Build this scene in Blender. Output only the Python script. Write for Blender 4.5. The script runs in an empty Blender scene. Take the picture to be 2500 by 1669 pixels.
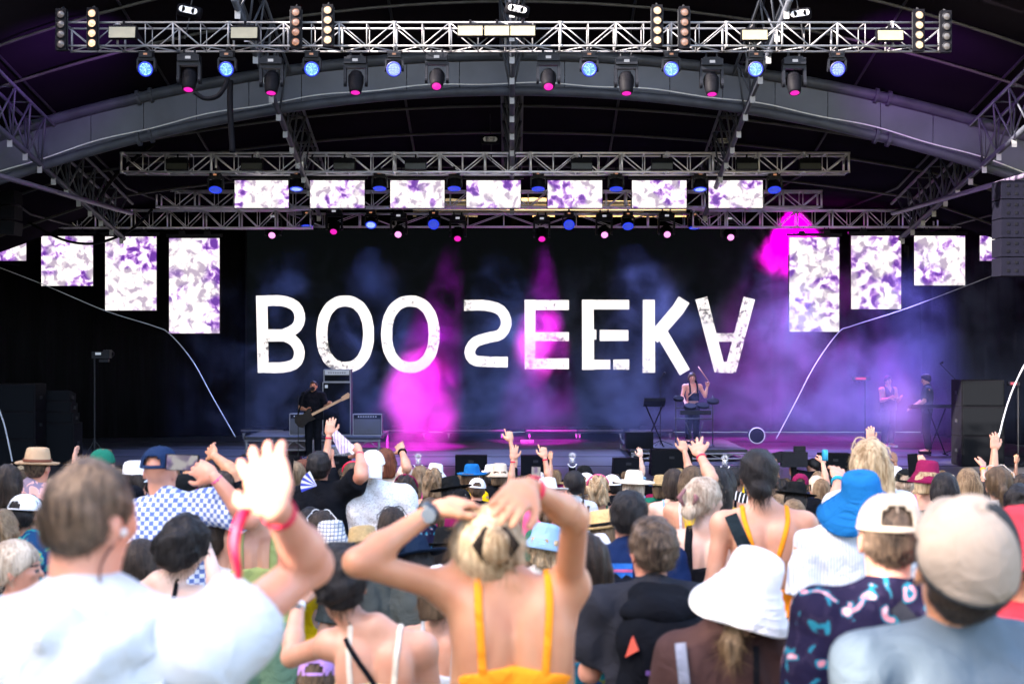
import bpy, math, random
import numpy as np
from mathutils import Vector, Matrix
random.seed(7); RS = np.random.RandomState(11)
sc = bpy.context.scene
COL = sc.collection
PI = math.pi
# ------------------------------------------------------------------ camera, sky, sun
EYE = 4.1; F = 3472.0
cam = bpy.data.cameras.new('camera'); cam.lens = 50; cam.sensor_width = 36
cam.clip_start = 0.1; cam.clip_end = 2000
cam.dof.use_dof = True; cam.dof.focus_distance = 30.0; cam.dof.aperture_fstop = 3.8
camo = bpy.data.objects.new('camera', cam); COL.objects.link(camo)
camo.location = (0, 0, EYE); camo.rotation_euler = (math.radians(90), 0, 0)
sc.camera = camo
SUN_EL = math.radians(27); SUN_DIR = Vector((-0.86, -0.50, 0)).normalized() * math.cos(SUN_EL) + Vector((0, 0, math.sin(SUN_EL)))
w = bpy.data.worlds.new('World'); sc.world = w; w.use_nodes = True
nt = w.node_tree; nt.nodes.clear()
sky = nt.nodes.new('ShaderNodeTexSky'); sky.sky_type = 'NISHITA'; sky.sun_disc = False
sky.sun_elevation = math.radians(42); sky.sun_rotation = math.atan2(SUN_DIR.x, SUN_DIR.y)
sky.dust_density = 2.0
bg = nt.nodes.new('ShaderNodeBackground'); bg.inputs[1].default_value = 0.15
wo = nt.nodes.new('ShaderNodeOutputWorld')
nt.links.new(sky.outputs[0], bg.inputs[0]); nt.links.new(bg.outputs[0], wo.inputs[0])
sl = bpy.data.lights.new('sun', 'SUN'); sl.energy = 4.5; sl.angle = math.radians(0.5); sl.color = (1.0, .95, .88)
so = bpy.data.objects.new('sun', sl); COL.objects.link(so)
so.rotation_euler = SUN_DIR.to_track_quat('Z', 'Y').to_euler(); so.location = SUN_DIR * 60
sc.view_settings.view_transform = 'Standard'; sc.view_settings.look = 'None'; sc.view_settings.gamma = 1
sc.view_settings.exposure = 2.72
sc.view_settings.use_white_balance = True; sc.view_settings.white_balance_temperature = 6950; sc.view_settings.white_balance_tint = 16
sc.render.engine = 'CYCLES'
sc.cycles.use_denoising = True
sc.cycles.volume_step_rate = 4.0; sc.cycles.volume_max_steps = 96
sc.cycles.max_bounces = 6; sc.cycles.volume_bounces = 0; sc.cycles.diffuse_bounces = 3; sc.cycles.transparent_max_bounces = 12
sc.cycles.sample_clamp_indirect = 4.0; sc.cycles.use_adaptive_sampling = True; sc.cycles.adaptive_threshold = 0.02

def P(px, py, Y):
    return Vector(((px - 1250) / F * Y, Y, EYE - (py - 834) / F * Y))
def ground(Y):
    return max(0.0, 2.21 - 0.08 * max(Y, -12))
DECK = 1.5
# ------------------------------------------------------------------ tagging
def tag(o, label=None, cat=None, group=None, kind=None):
    if label: o['label'] = label
    if cat: o['category'] = cat
    if group: o['group'] = group
    if kind: o['kind'] = kind
    return o
def empty(name, loc=(0, 0, 0), rz=0, parent=None):
    o = bpy.data.objects.new(name, None); COL.objects.link(o)
    o.empty_display_size = .1
    o.location = loc; o.rotation_euler = (0, 0, rz); o.parent = parent
    return o
def thing(name, label, cat, loc=(0, 0, 0), rz=0, group=None):
    return tag(empty(name, loc, rz), label, cat, group)
def copy_tree(o, parent=None):
    c = o.copy(); COL.objects.link(c); c.parent = parent
    for ch in list(o.children): copy_tree(ch, c)
    return c
# ------------------------------------------------------------------ mesh builder
class MB:
    def __init__(s): s.v = []; s.f = []; s.m = []
    def add(s, vs, fs, mi=0):
        b = len(s.v); s.v += [tuple(v) for v in vs]
        s.f += [tuple(i + b for i in f) for f in fs]; s.m += [mi] * len(fs)
        return s
    def box(s, c, d, R=None, mi=0, taper=1.0):
        x, y, z = d[0] / 2, d[1] / 2, d[2] / 2; t = taper
        vs = [Vector((-x, -y, -z)), Vector((x, -y, -z)), Vector((x, y, -z)), Vector((-x, y, -z)),
              Vector((-x * t, -y * t, z)), Vector((x * t, -y * t, z)), Vector((x * t, y * t, z)), Vector((-x * t, y * t, z))]
        if R is not None: vs = [R @ v for v in vs]
        c = Vector(c)
        return s.add([v + c for v in vs], [(0, 3, 2, 1), (4, 5, 6, 7), (0, 1, 5, 4), (1, 2, 6, 5), (2, 3, 7, 6), (3, 0, 4, 7)], mi)
    def tube(s, pts, r, n=8, mi=0, cap=True, flat=1.0):
        pts = [Vector(p) for p in pts]; rings = []
        rr = r if isinstance(r, (list, tuple)) else [r] * len(pts)
        up = None; b = len(s.v)
        for i, p in enumerate(pts):
            if i == 0: t = pts[1] - p
            elif i == len(pts) - 1: t = p - pts[i - 1]
            else: t = pts[i + 1] - pts[i - 1]
            if t.length < 1e-9: t = Vector((0, 0, 1))
            t.normalize()
            if up is None: up = Vector((0, 0, 1)) if abs(t.z) < .9 else Vector((0, 1, 0))
            u = t.cross(up).normalized(); v = u.cross(t).normalized(); up = v
            for k in range(n):
                a = 2 * PI * k / n
                s.v.append(tuple(p + u * math.cos(a) * rr[i] + v * math.sin(a) * rr[i] * flat))
        for i in range(len(pts) - 1):
            for k in range(n):
                a0 = b + i * n + k; a1 = b + i * n + (k + 1) % n
                s.f.append((a0, a1, a1 + n, a0 + n)); s.m.append(mi)
        if cap:
            s.f.append(tuple(b + k for k in reversed(range(n)))); s.m.append(mi)
            e = b + (len(pts) - 1) * n
            s.f.append(tuple(e + k for k in range(n))); s.m.append(mi)
        return s
    def lathe(s, prof, n=20, M=None, mi=0, sx=1, sy=1, fn=None):
        b = len(s.v)
        for (r, z) in prof:
            for k in range(n):
                a = 2 * PI * k / n
                p = Vector((r * sx * math.cos(a), r * sy * math.sin(a), z))
                if fn: p = fn(p, a, r)
                if M is not None: p = M @ p
                s.v.append(tuple(p))
        for i in range(len(prof) - 1):
            for k in range(n):
                a0 = b + i * n + k; a1 = b + i * n + (k + 1) % n
                s.f.append((a0, a1, a1 + n, a0 + n)); s.m.append(mi)
        return s
    def build(s, name, mats, parent=None, smooth=False, loc=None):
        me = bpy.data.meshes.new(name); me.from_pydata(s.v, [], s.f)
        if not isinstance(mats, (list, tuple)): mats = [mats]
        for m in mats: me.materials.append(m)
        if any(s.m): me.polygons.foreach_set('material_index', s.m)
        if smooth: me.polygons.foreach_set('use_smooth', [True] * len(me.polygons))
        me.update()
        o = bpy.data.objects.new(name, me); COL.objects.link(o)
        if parent is not None: o.parent = parent
        if loc is not None: o.location = loc
        return o
def rotz(a): return Matrix.Rotation(a, 3, 'Z')
def rotx(a): return Matrix.Rotation(a, 3, 'X')
def roty(a): return Matrix.Rotation(a, 3, 'Y')
def catmull(pts, n=6):
    pts = [Vector(p) for p in pts]; q = [pts[0]] + pts + [pts[-1]]; out = []
    for i in range(1, len(q) - 2):
        p0, p1, p2, p3 = q[i - 1:i + 3]
        for k in range(n):
            t = k / n
            out.append(.5 * ((2 * p1) + (p2 - p0) * t + (2 * p0 - 5 * p1 + 4 * p2 - p3) * t * t + (3 * p1 - p0 - 3 * p2 + p3) * t ** 3))
    out.append(pts[-1]); return out
# ------------------------------------------------------------------ materials
MC = {}
def newmat(name):
    m = bpy.data.materials.new(name); m.use_nodes = True
    return m, m.node_tree, m.node_tree.nodes['Principled BSDF']
def mat(name, col, rough=.6, metal=0, var=.12, scale=8, bump=0, spec=.5, stretch=(1, 1, 1), col2=None):
    if name in MC: return MC[name]
    m, t, b = newmat(name)
    b.inputs['Roughness'].default_value = rough; b.inputs['Metallic'].default_value = metal
    b.inputs['Specular IOR Level'].default_value = spec
    tc = t.nodes.new('ShaderNodeTexCoord'); mp = t.nodes.new('ShaderNodeMapping'); mp.inputs['Scale'].default_value = stretch
    t.links.new(tc.outputs['Object'], mp.inputs[0])
    n = t.nodes.new('ShaderNodeTexNoise'); n.inputs['Scale'].default_value = scale; n.inputs['Detail'].default_value = 5
    t.links.new(mp.outputs[0], n.inputs['Vector'])
    r = t.nodes.new('ShaderNodeValToRGB'); r.color_ramp.elements[0].position = .3; r.color_ramp.elements[1].position = .7
    c2 = col2 or tuple(min(1, c * (1 + var)) for c in col)
    c1 = tuple(c * (1 - var) for c in col) if col2 is None else col
    r.color_ramp.elements[0].color = (*c1, 1); r.color_ramp.elements[1].color = (*c2, 1)
    t.links.new(n.outputs[0], r.inputs[0]); t.links.new(r.outputs[0], b.inputs['Base Color'])
    if bump:
        bp = t.nodes.new('ShaderNodeBump'); bp.inputs['Strength'].default_value = bump; bp.inputs['Distance'].default_value = .01
        t.links.new(n.outputs[0], bp.inputs['Height']); t.links.new(bp.outputs[0], b.inputs['Normal'])
    MC[name] = m; return m
def emit(name, col, strength, tex=None):
    if name in MC: return MC[name]
    m, t, b = newmat(name)
    b.inputs['Base Color'].default_value = (.02, .02, .02, 1)
    b.inputs['Emission Color'].default_value = (*col, 1); b.inputs['Emission Strength'].default_value = strength
    MC[name] = m; return m
def cloth(name, col, folds=.8, var=.08):
    """plain cloth with soft wrinkles"""
    if name in MC: return MC[name]
    m, t, b = newmat(name); b.inputs['Roughness'].default_value = .9; b.inputs['Specular IOR Level'].default_value = .06
    b.inputs['Base Color'].default_value = (*col, 1)
    tc = t.nodes.new('ShaderNodeTexCoord')
    n = t.nodes.new('ShaderNodeTexNoise'); n.inputs['Scale'].default_value = 9; n.inputs['Detail'].default_value = 3; n.inputs['Distortion'].default_value = .8
    t.links.new(tc.outputs['Object'], n.inputs['Vector'])
    bp = t.nodes.new('ShaderNodeBump'); bp.inputs['Strength'].default_value = folds; bp.inputs['Distance'].default_value = .03
    t.links.new(n.outputs[0], bp.inputs['Height']); t.links.new(bp.outputs[0], b.inputs['Normal'])
    MC[name] = m; m['n'] = 1; return m
def pattern(name, kind, cols, scale=20):
    """patterned cloth: spots, floral, stripes, check, plaid"""
    if name in MC: return MC[name]
    m = cloth(name, cols[0]); t = m.node_tree; b = t.nodes['Principled BSDF']
    tc = [n for n in t.nodes if n.type == 'TEX_COORD'][0]
    def ramp(src, stops, interp='CONSTANT'):
        r = t.nodes.new('ShaderNodeValToRGB'); r.color_ramp.interpolation = interp
        e = r.color_ramp.elements
        while len(e) < len(stops): e.new(.5)
        for k, (p, c) in enumerate(stops): e[k].position = p; e[k].color = (*c, 1)
        t.links.new(src, r.inputs[0]); return r.outputs[0]
    if kind == 'floral':
        v = t.nodes.new('ShaderNodeTexNoise'); v.inputs['Scale'].default_value = scale; v.inputs['Detail'].default_value = 1.5; v.inputs['Distortion'].default_value = 1.2
        t.links.new(tc.outputs['Object'], v.inputs['Vector'])
        k = len(cols); st = [(0, cols[0])]
        lo = .46 if cols[0][0] > .025 or scale > 15 else .52
        for i, c in enumerate(cols[1:]): st.append((lo + i * .055, c))
        t.links.new(ramp(v.outputs[0], st), b.inputs['Base Color'])
    elif kind == 'spots':
        v = t.nodes.new('ShaderNodeTexVoronoi'); v.inputs['Scale'].default_value = scale
        t.links.new(tc.outputs['Object'], v.inputs['Vector'])
        t.links.new(ramp(v.outputs['Distance'], [(0, cols[1]), (.28, cols[0])]), b.inputs['Base Color'])
    elif kind == 'patches':
        v = t.nodes.new('ShaderNodeTexVoronoi'); v.inputs['Scale'].default_value = scale
        t.links.new(tc.outputs['Object'], v.inputs['Vector'])
        s = t.nodes.new('ShaderNodeSeparateColor'); t.links.new(v.outputs['Color'], s.inputs[0])
        k = len(cols); t.links.new(ramp(s.outputs[0], [(i / k, c) for i, c in enumerate(cols)]), b.inputs['Base Color'])
    elif kind in ('stripes', 'check', 'plaid'):
        sx = t.nodes.new('ShaderNodeSeparateXYZ'); t.links.new(tc.outputs['Object'], sx.inputs[0])
        def saw(o):
            a = t.nodes.new('ShaderNodeMath'); a.operation = 'MULTIPLY'; a.inputs[1].default_value = scale; t.links.new(o, a.inputs[0])
            f = t.nodes.new('ShaderNodeMath'); f.operation = 'FRACT'; t.links.new(a.outputs[0], f.inputs[0])
            g = t.nodes.new('ShaderNodeMath'); g.operation = 'GREATER_THAN'; g.inputs[1].default_value = .5 if kind == 'check' else .72; t.links.new(f.outputs[0], g.inputs[0]); return g.outputs[0]
        a = saw(sx.outputs[0])
        if kind == 'stripes': o = a
        else:
            c = saw(sx.outputs[2]); mm = t.nodes.new('ShaderNodeMath')
            mm.operation = 'ADD'; t.links.new(a, mm.inputs[0]); t.links.new(c, mm.inputs[1]); o = mm.outputs[0]
            if kind == 'check':
                md = t.nodes.new('ShaderNodeMath'); md.operation = 'MODULO'; md.inputs[1].default_value = 2; t.links.new(o, md.inputs[0]); o = md.outputs[0]
        mx = t.nodes.new('ShaderNodeMix'); mx.data_type = 'RGBA'; t.links.new(o, mx.inputs[0])
        mx.inputs[6].default_value = (*cols[0], 1); mx.inputs[7].default_value = (*cols[1], 1)
        t.links.new(mx.outputs[2], b.inputs['Base Color'])
    return m
def hairmat(name, c1, c2, rough=.42):
    if name in MC: return MC[name]
    m, t, b = newmat(name); b.inputs['Roughness'].default_value = rough; b.inputs['Specular IOR Level'].default_value = .16
    tc = t.nodes.new('ShaderNodeTexCoord'); mp = t.nodes.new('ShaderNodeMapping'); mp.inputs['Scale'].default_value = (1, 1, .12)
    t.links.new(tc.outputs['Object'], mp.inputs[0])
    n = t.nodes.new('ShaderNodeTexNoise'); n.inputs['Scale'].default_value = 95; n.inputs['Detail'].default_value = 4; n.inputs['Distortion'].default_value = .6
    t.links.new(mp.outputs[0], n.inputs['Vector'])
    n2 = t.nodes.new('ShaderNodeTexNoise'); n2.inputs['Scale'].default_value = 14; t.links.new(mp.outputs[0], n2.inputs['Vector'])
    ad = t.nodes.new('ShaderNodeMath'); ad.operation = 'ADD'; t.links.new(n.outputs[0], ad.inputs[0]); t.links.new(n2.outputs[0], ad.inputs[1])
    hf = t.nodes.new('ShaderNodeMath'); hf.operation = 'MULTIPLY'; hf.inputs[1].default_value = .5; t.links.new(ad.outputs[0], hf.inputs[0])
    r = t.nodes.new('ShaderNodeValToRGB'); r.color_ramp.elements[0].position = .4; r.color_ramp.elements[1].position = .6
    r.color_ramp.elements[0].color = (*c1, 1); r.color_ramp.elements[1].color = (*c2, 1)
    t.links.new(hf.outputs[0], r.inputs[0]); t.links.new(r.outputs[0], b.inputs['Base Color'])
    bp = t.nodes.new('ShaderNodeBump'); bp.inputs['Strength'].default_value = .7; bp.inputs['Distance'].default_value = .01
    t.links.new(n.outputs[0], bp.inputs['Height']); t.links.new(bp.outputs[0], b.inputs['Normal'])
    MC[name] = m; return m
def skinmat(name, c):
    if name in MC: return MC[name]
    m, t, b = newmat(name); b.inputs['Roughness'].default_value = .42; b.inputs['Specular IOR Level'].default_value = .5
    tc = t.nodes.new('ShaderNodeTexCoord'); n = t.nodes.new('ShaderNodeTexNoise'); n.inputs['Scale'].default_value = 9; n.inputs['Detail'].default_value = 4
    t.links.new(tc.outputs['Object'], n.inputs['Vector'])
    r = t.nodes.new('ShaderNodeValToRGB'); r.color_ramp.elements[0].position = .35; r.color_ramp.elements[1].position = .65
    r.color_ramp.elements[0].color = (c[0] * .95, c[1] * .84, c[2] * .8, 1); r.color_ramp.elements[1].color = (c[0] * 1.04, c[1] * 1.06, c[2] * 1.06, 1)
    t.links.new(n.outputs[0], r.inputs[0]); t.links.new(r.outputs[0], b.inputs['Base Color'])
    b.inputs['Subsurface Weight'].default_value = .12; b.inputs['Subsurface Radius'].default_value = (.03, .012, .006); b.inputs['Subsurface Scale'].default_value = .6
    MC[name] = m; return m
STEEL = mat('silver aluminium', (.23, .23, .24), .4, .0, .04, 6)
GSTEEL = mat('grey painted steel', (.05, .056, .072), .5, .0, .25, 3, spec=.3)
RSTEEL = mat('lightened aluminium', (.92, .92, .94), .3, .55, .04, 6)  # lighter, shinier copy of truss aluminium; daylight on rear trusses put into colour
DSTEEL = mat('dark roof steel', (.018, .019, .022), .6, .0, .2, 3, spec=.2)
BLACK = mat('black plastic', (.005, .005, .007), .6, 0, .3, 10, spec=.07)
SATIN = mat('dark fixture housing', (.009, .010, .014), .45, 0, .2, 12, spec=.16)
BLKCLOTH = mat('black drape', (.004, .004, .005), .95, 0, .4, 3, .3, .1, (6, 6, .3))
WHITEP = mat('white plastic', (.72, .72, .72), .4, 0, .04)
DARKWOOD = mat('black painted plywood', (.010, .010, .012), .6, 0, .3, 5)
GRILLE = mat('speaker grille', (.006, .007, .009), .8, .0, .3, 150, spec=.05)
# ------------------------------------------------------------------ the setting
gm = mat('trampled dry grass', (.085, .085, .04), .95, 0, .3, 3, .4, .1, (1, 1, 1), (.16, .13, .08))
g = MB(); ys = [-60, -40, -20, -12, -6, 0, 3, 6, 9, 12, 15, 18, 21, 24, 26, 27.6, 30, 60, 300, 900]
xs = [-900, -200, -60, -30, -14, -8, -4, 0, 4, 8, 14, 30, 60, 200, 900]
vs = [(x, y, ground(y)) for y in ys for x in xs]; n = len(xs)
fs = [(j * n + i, j * n + i + 1, (j + 1) * n + i + 1, (j + 1) * n + i) for j in range(len(ys) - 1) for i in range(n - 1)]
g.add(vs, fs); tag(g.build('ground', gm), kind='structure')
# stage deck
FLOOR = mat('stage floor', (.045, .045, .055), .42, 0, .25, 1.5, .05)
s = MB(); s.box((0, 35, DECK / 2 - .01), (30, 16, DECK)); deck = s.build('stage_deck', FLOOR)
tag(deck, 'dark stage deck across the whole stage with a black skirted front', 'stage')
j = MB()
for y in (29.9, 32.4, 34.8, 37.2): j.box((0, y, DECK - .006), (29.6, .02, .008))
j.build('deck_seam', BLACK, deck)
j = MB(); j.box((0, 26.985, .745), (30, .02, 1.48)); j.build('stage_skirt', BLKCLOTH, deck)
# black drapes round the stage
def drape(x0, y0, x1, y1, z0, z1, name, label, amp=.07):
    L = math.hypot(x1 - x0, y1 - y0); n = int(L / .09); d = Vector((x1 - x0, y1 - y0, 0)) / L; nn = Vector((-d.y, d.x, 0))
    m = MB(); vs = []
    for i in range(n + 1):
        p = Vector((x0, y0, 0)) + d * L * i / n
        a = amp * (math.sin(i * .9) + .5 * math.sin(i * .37 + 1))
        for z, k in ((z0, 1.2), (z1, .5)): vs.append((p.x + nn.x * a * k, p.y + nn.y * a * k, z))
    m.add(vs, [(2 * i, 2 * i + 2, 2 * i + 3, 2 * i + 1) for i in range(n)])
    o = m.build(name, BLKCLOTH, smooth=True)
    so_ = o.modifiers.new('thick', 'SOLIDIFY'); so_.thickness = .01
    return tag(o, label, 'curtain')
drape(-15, 41.2, 15, 41.2, DECK, 7.72, 'stage_curtain', 'black pleated backdrop curtain right across the stage behind the screen wall')
drape(-14.9, 37.6, -7.4, 39.6, DECK, 7.15, 'stage_curtain', 'black pleated wing curtain behind the left speaker stacks and tall screens')
drape(15.0, 28.0, 11.6, 40.6, DECK, 8.0, 'stage_curtain', 'black pleated wing curtain closing the right side of the stage')
drape(-15.0, 28.0, -15.0, 40.6, DECK, 8.0, 'stage_curtain', 'black curtain closing the outer left end of the stage')
# ------------------------------------------------------------------ roof: vault, arches, purlins, lattice beams
def az(x): return 9.54 - x * x / 62.0
def dz(x, y): return -(.28 - .0014 * min(x * x, 90)) * (min(y, 32.5) - 27)
MEMB = mat('dark roof membrane', (.011, .009, .013), .95, 0, .3, .35, 0, .0)
m = MB(); nx = 60; yl = [22.3, 24, 25.5, 27, 28.4, 29.7, 31, 32.5, 34, 36, 38, 41.9]
vs = []
for y in yl:
    for i in range(nx + 1):
        x = -19 + 38 * i / nx; vs.append((x, y, az(x) + dz(x, y) + .32 + .04 * math.sin(x * 2.2)))
fs = [(jj * (nx + 1) + i, jj * (nx + 1) + i + 1, (jj + 1) * (nx + 1) + i + 1, (jj + 1) * (nx + 1) + i) for jj in range(len(yl) - 1) for i in range(nx)]
m.add(vs, fs)
roof = thing('stage_roof', 'dark arched tent roof over the stage with curved steel ribs', 'roof', (0, 27, 0))
def child(mb, name, mats, parent, smooth=False, label=None):
    o = mb.build(name, mats, None, smooth)
    o.parent = parent; o.matrix_parent_inverse = Matrix.Translation(-Vector(parent.location)) if parent.rotation_euler.z == 0 else (Matrix.Translation(parent.location) @ Matrix.Rotation(parent.rotation_euler.z, 4, 'Z')).inverted()
    if label: o['label'] = label
    return o
mo = child(m, 'roof_membrane', MEMB, roof, True)
so_ = mo.modifiers.new('thick', 'SOLIDIFY'); so_.thickness = .02; so_.offset = 1
LTUBE = mat('pale roof tube', (.06, .058, .054), .5, .2, .25, 4)
for y in (22.5, 24, 25.5, 28.4, 29.7, 31, 33.5):
    m = MB()
    m.tube([(x, y, az(x) + dz(x, y) + .24) for x in np.linspace(-19, 19, 61)], .028)
    child(m, 'roof_rib', LTUBE, roof, True)
for k, x in enumerate(np.arange(-17.6, 17.7, 2.2)):
    m = MB(); m.tube([(x, y, az(x) + dz(x, y) + .27) for y in (22.4, 24, 27, 30, 32.5, 36, 41.8)], .028, 6)
    child(m, 'purlin', DSTEEL, roof, True)
# front fascia and sides of the roof (out of frame, keep daylight off the stage)
# main arch
arch = thing('main_arch', 'great grey steel arch with twin curved tubes and sheet panels between them', 'arch', (0, 27, 0))
def az2(x): return 8.86 - x * x / 56.0
m = MB(); m.tube([(x, 27, az(x)) for x in np.linspace(-18, 18, 81)], .105, 14); child(m, 'upper_tube', GSTEEL, arch, True)
m = MB(); m.tube([(x, 27, az2(x)) for x in np.linspace(-17.5, 17.5, 81)], .09, 14); child(m, 'lower_tube', GSTEEL, arch, True)
m = MB(); xs_ = np.linspace(-17, 17, 35)
for a, b_ in zip(xs_[:-1], xs_[1:]):
    g_ = .006
    m.add([(a + g_, 27.02, az2(a)), (b_ - g_, 27.02, az2(b_)), (b_ - g_, 27.02, az(b_)), (a + g_, 27.02, az(a)),
           (a + g_, 27.05, az2(a)), (b_ - g_, 27.05, az2(b_)), (b_ - g_, 27.05, az(b_)), (a + g_, 27.05, az(a))],
          [(0, 1, 2, 3), (7, 6, 5, 4), (0, 3, 7, 4), (1, 5, 6, 2)])
child(m, 'web_panel', mat('grey web sheet', (.058, .066, .092), .45, .0, .3, 1.3, .05), arch)
m = MB(); m.tube([(x, 26.9, az2(x) + .13 + .02 * math.sin(x * 3)) for x in np.linspace(-13, 13, 120)], .012, 6)
child(m, 'cable', WHITEP, arch, True)
for sx in (-1, 1):
    for zf in (az, az2):
        x = 7.0 * sx; m = MB()
        for d in (-.12, .12):
            m.tube([(x + d, 27, zf(x + d) - .001), (x + d + .06, 27, zf(x + d + .06) - .001)], .15, 12)
        child(m, 'flange', GSTEEL, arch)
# longitudinal lattice beams
def lattice(x, y0, y1, label):
    r = thing('roof_truss', label, 'roof truss', (x, y0, 0), group='lattice beams running back under the roof')
    top = az(x) - .05; bot = az(x) - .85; sl_ = (dz(x, 28) - dz(x, 27)); y1 = 32.6
    zz = lambda y, z: z + sl_ * (y - 27); hw = .2
    for dx in (-hw, hw):
        m = MB(); m.tube([(x + dx, y0, zz(y0, top)), (x + dx, y1, zz(y1, top))], .032, 8); child(m, 'chord', GSTEEL, r, True)
    m = MB(); m.tube([(x, y0, zz(y0, bot)), (x, y1, zz(y1, bot))], .055, 8); child(m, 'chord', GSTEEL, r, True)
    m = MB(); y = y0
    while y < y1 - .5:
        for dx in (-hw, hw):
            a = (x + dx, y, zz(y, top)); b_ = (x, y + .4, zz(y + .4, bot)); c = (x + dx, y + .8, zz(y + .8, top))
            m.tube([a, b_], .02, 6); m.tube([b_, c], .02, 6)
        m.tube([(x - hw, y, zz(y, top)), (x + hw, y, zz(y, top))], .016, 6)
        y += .8
    child(m, 'lattice', GSTEEL, r, True)
    y = y0 + .3
    while y < y1:
        m = MB(); m.box((x, y, zz(y, bot) - .10), (.09, .012, .13)); y += .8
        child(m, 'lug_plate', mat('lug steel', (.3, .3, .3), .5, .3), r)
lattice(-4.4, 22.5, 41, 'lattice roof beam crossing the arch above the second spotlight from left')
lattice(0, 22.5, 41, 'lattice roof beam under the ridge, rising behind the middle of the trusses')
lattice(4.4, 22.5, 41, 'lattice roof beam crossing the arch between the two right hand hoists')
lattice(-8.9, 22.5, 41, 'lattice roof beam at the left end of the big grey arch')
lattice(8.9, 22.5, 41, 'lattice roof beam at the right end of the big grey arch')
# purple tinted straight tubes under outer beams
for sx, lab in ((-1, 'left'), (1, 'right')):
    m = MB(); m.tube([(9.4 * sx, 23, 7.1), (8.3 * sx, 31, 6.9)], .05, 8)
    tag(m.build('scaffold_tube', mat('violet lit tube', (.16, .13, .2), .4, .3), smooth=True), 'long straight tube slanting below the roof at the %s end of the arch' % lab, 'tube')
# warm soffit of the backstage building seen through the gap, and daylight gap
m = MB(); m.box((2.2, 43.2, 8.75), (30, .06, 2.1))
bb = thing('backstage_building', 'timber lined backstage building glowing warm through the gap above the trusses', 'building', (2.2, 44, 0))
child(m, 'wall', mat('golden timber', (.42, .26, .09), .5, 0, .35, 2, 0, .5, (1, 1, 9)), bb)
m = MB()
for k in range(8): m.box((2.2, 43.1, 7.8 + k * .27), (30, .1, .03))
child(m, 'batten', DARKWOOD, bb)
l = bpy.data.lights.new('work_lamp', 'POINT'); l.energy = 14; l.color = (1, .72, .35); l.shadow_soft_size = .1
lo = bpy.data.objects.new('work_lamp', l); COL.objects.link(lo); lo.location = (1.6, 42.4, 8.7)
m = MB(); m.box((-9.2, 41.6, 9.0), (12.6, .05, 3.0)); m.box((11.4, 41.6, 9.0), (12.6, .05, 3.0))
for x_, z_, w_, h_ in ((-2.2, 7.8, 1.2, .12), (-.2, 7.78, 1.6, .10), (1.6, 7.82, .7, .2), (2.7, 7.76, .5, .08), (4.2, 7.85, .7, .16)): m.box((x_, 41.6, z_), (w_, .05, h_))
tag(m.build('back_wall', BLKCLOTH), 'black back wall panels above the backdrop leaving a ragged strip of daylight', 'wall')
# ------------------------------------------------------------------ trusses
ORD = ['first', 'second', 'third', 'fourth', 'fifth', 'sixth', 'seventh', 'eighth', 'ninth', 'tenth', 'eleventh', 'twelfth']
EX = 2 ** sc.view_settings.exposure
def truss(x0, x1, y, z0, h, d, bay, label, r=.024):
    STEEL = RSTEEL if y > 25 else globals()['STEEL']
    t = thing('lighting_truss', label, 'truss', (x0, y, z0))
    L = x1 - x0
    for zz in (0, h):
        for yy in (0, d):
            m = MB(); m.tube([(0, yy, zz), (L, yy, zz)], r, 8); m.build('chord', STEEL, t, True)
    m = MB(); n = max(2, round(L / bay)); st = L / n
    for i in range(n + 1):
        x = i * st; x = min(max(x, r), L - r)
        rr = r * (1.05 if i % 2 == 0 else .45)
        for yy in (0, d): m.tube([(x, yy, 0), (x, yy, h)], rr, 6)
        for zz in (0, h): m.tube([(x, 0, zz), (x, d, zz)], r * .6, 6)
    for i in range(n):
        x = i * st; a, b = (0, h) if i % 2 else (h, 0)
        for yy in (0, d): m.tube([(x, yy, a), (x + st, yy, b)], r * .6, 6)
        m.tube([(x, 0, 0), (x + st, d, 0)] if i % 2 else [(x, d, 0), (x + st, 0, 0)], r * .6, 6)
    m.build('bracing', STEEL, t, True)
    for i in range(0, n + 1, 6):
        x = min(max(i * st, .04), L - .04)
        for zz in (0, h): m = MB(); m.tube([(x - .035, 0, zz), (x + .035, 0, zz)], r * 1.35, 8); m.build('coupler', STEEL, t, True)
    return t
def truss_px(px0, px1, ytop, ybot, Y, label, bay=.62, r=.024, d=None):
    a = P(px0, ybot, Y); b = P(px1, ytop, Y)
    return truss(a.x, b.x, Y, a.z, b.z - a.z, d or (b.z - a.z) * 1.2, bay, label, r)
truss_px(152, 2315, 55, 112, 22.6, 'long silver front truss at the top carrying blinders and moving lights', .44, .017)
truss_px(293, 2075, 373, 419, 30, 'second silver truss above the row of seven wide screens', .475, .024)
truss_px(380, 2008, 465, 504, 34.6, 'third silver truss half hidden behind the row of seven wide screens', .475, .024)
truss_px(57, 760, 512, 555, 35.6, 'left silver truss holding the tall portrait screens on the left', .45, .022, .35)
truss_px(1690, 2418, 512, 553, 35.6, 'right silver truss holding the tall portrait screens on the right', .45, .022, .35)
truss_px(700, 1760, 520, 552, 36.2, 'dark low rear truss between the left and right screen trusses', .9, .016, .35)
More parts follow.
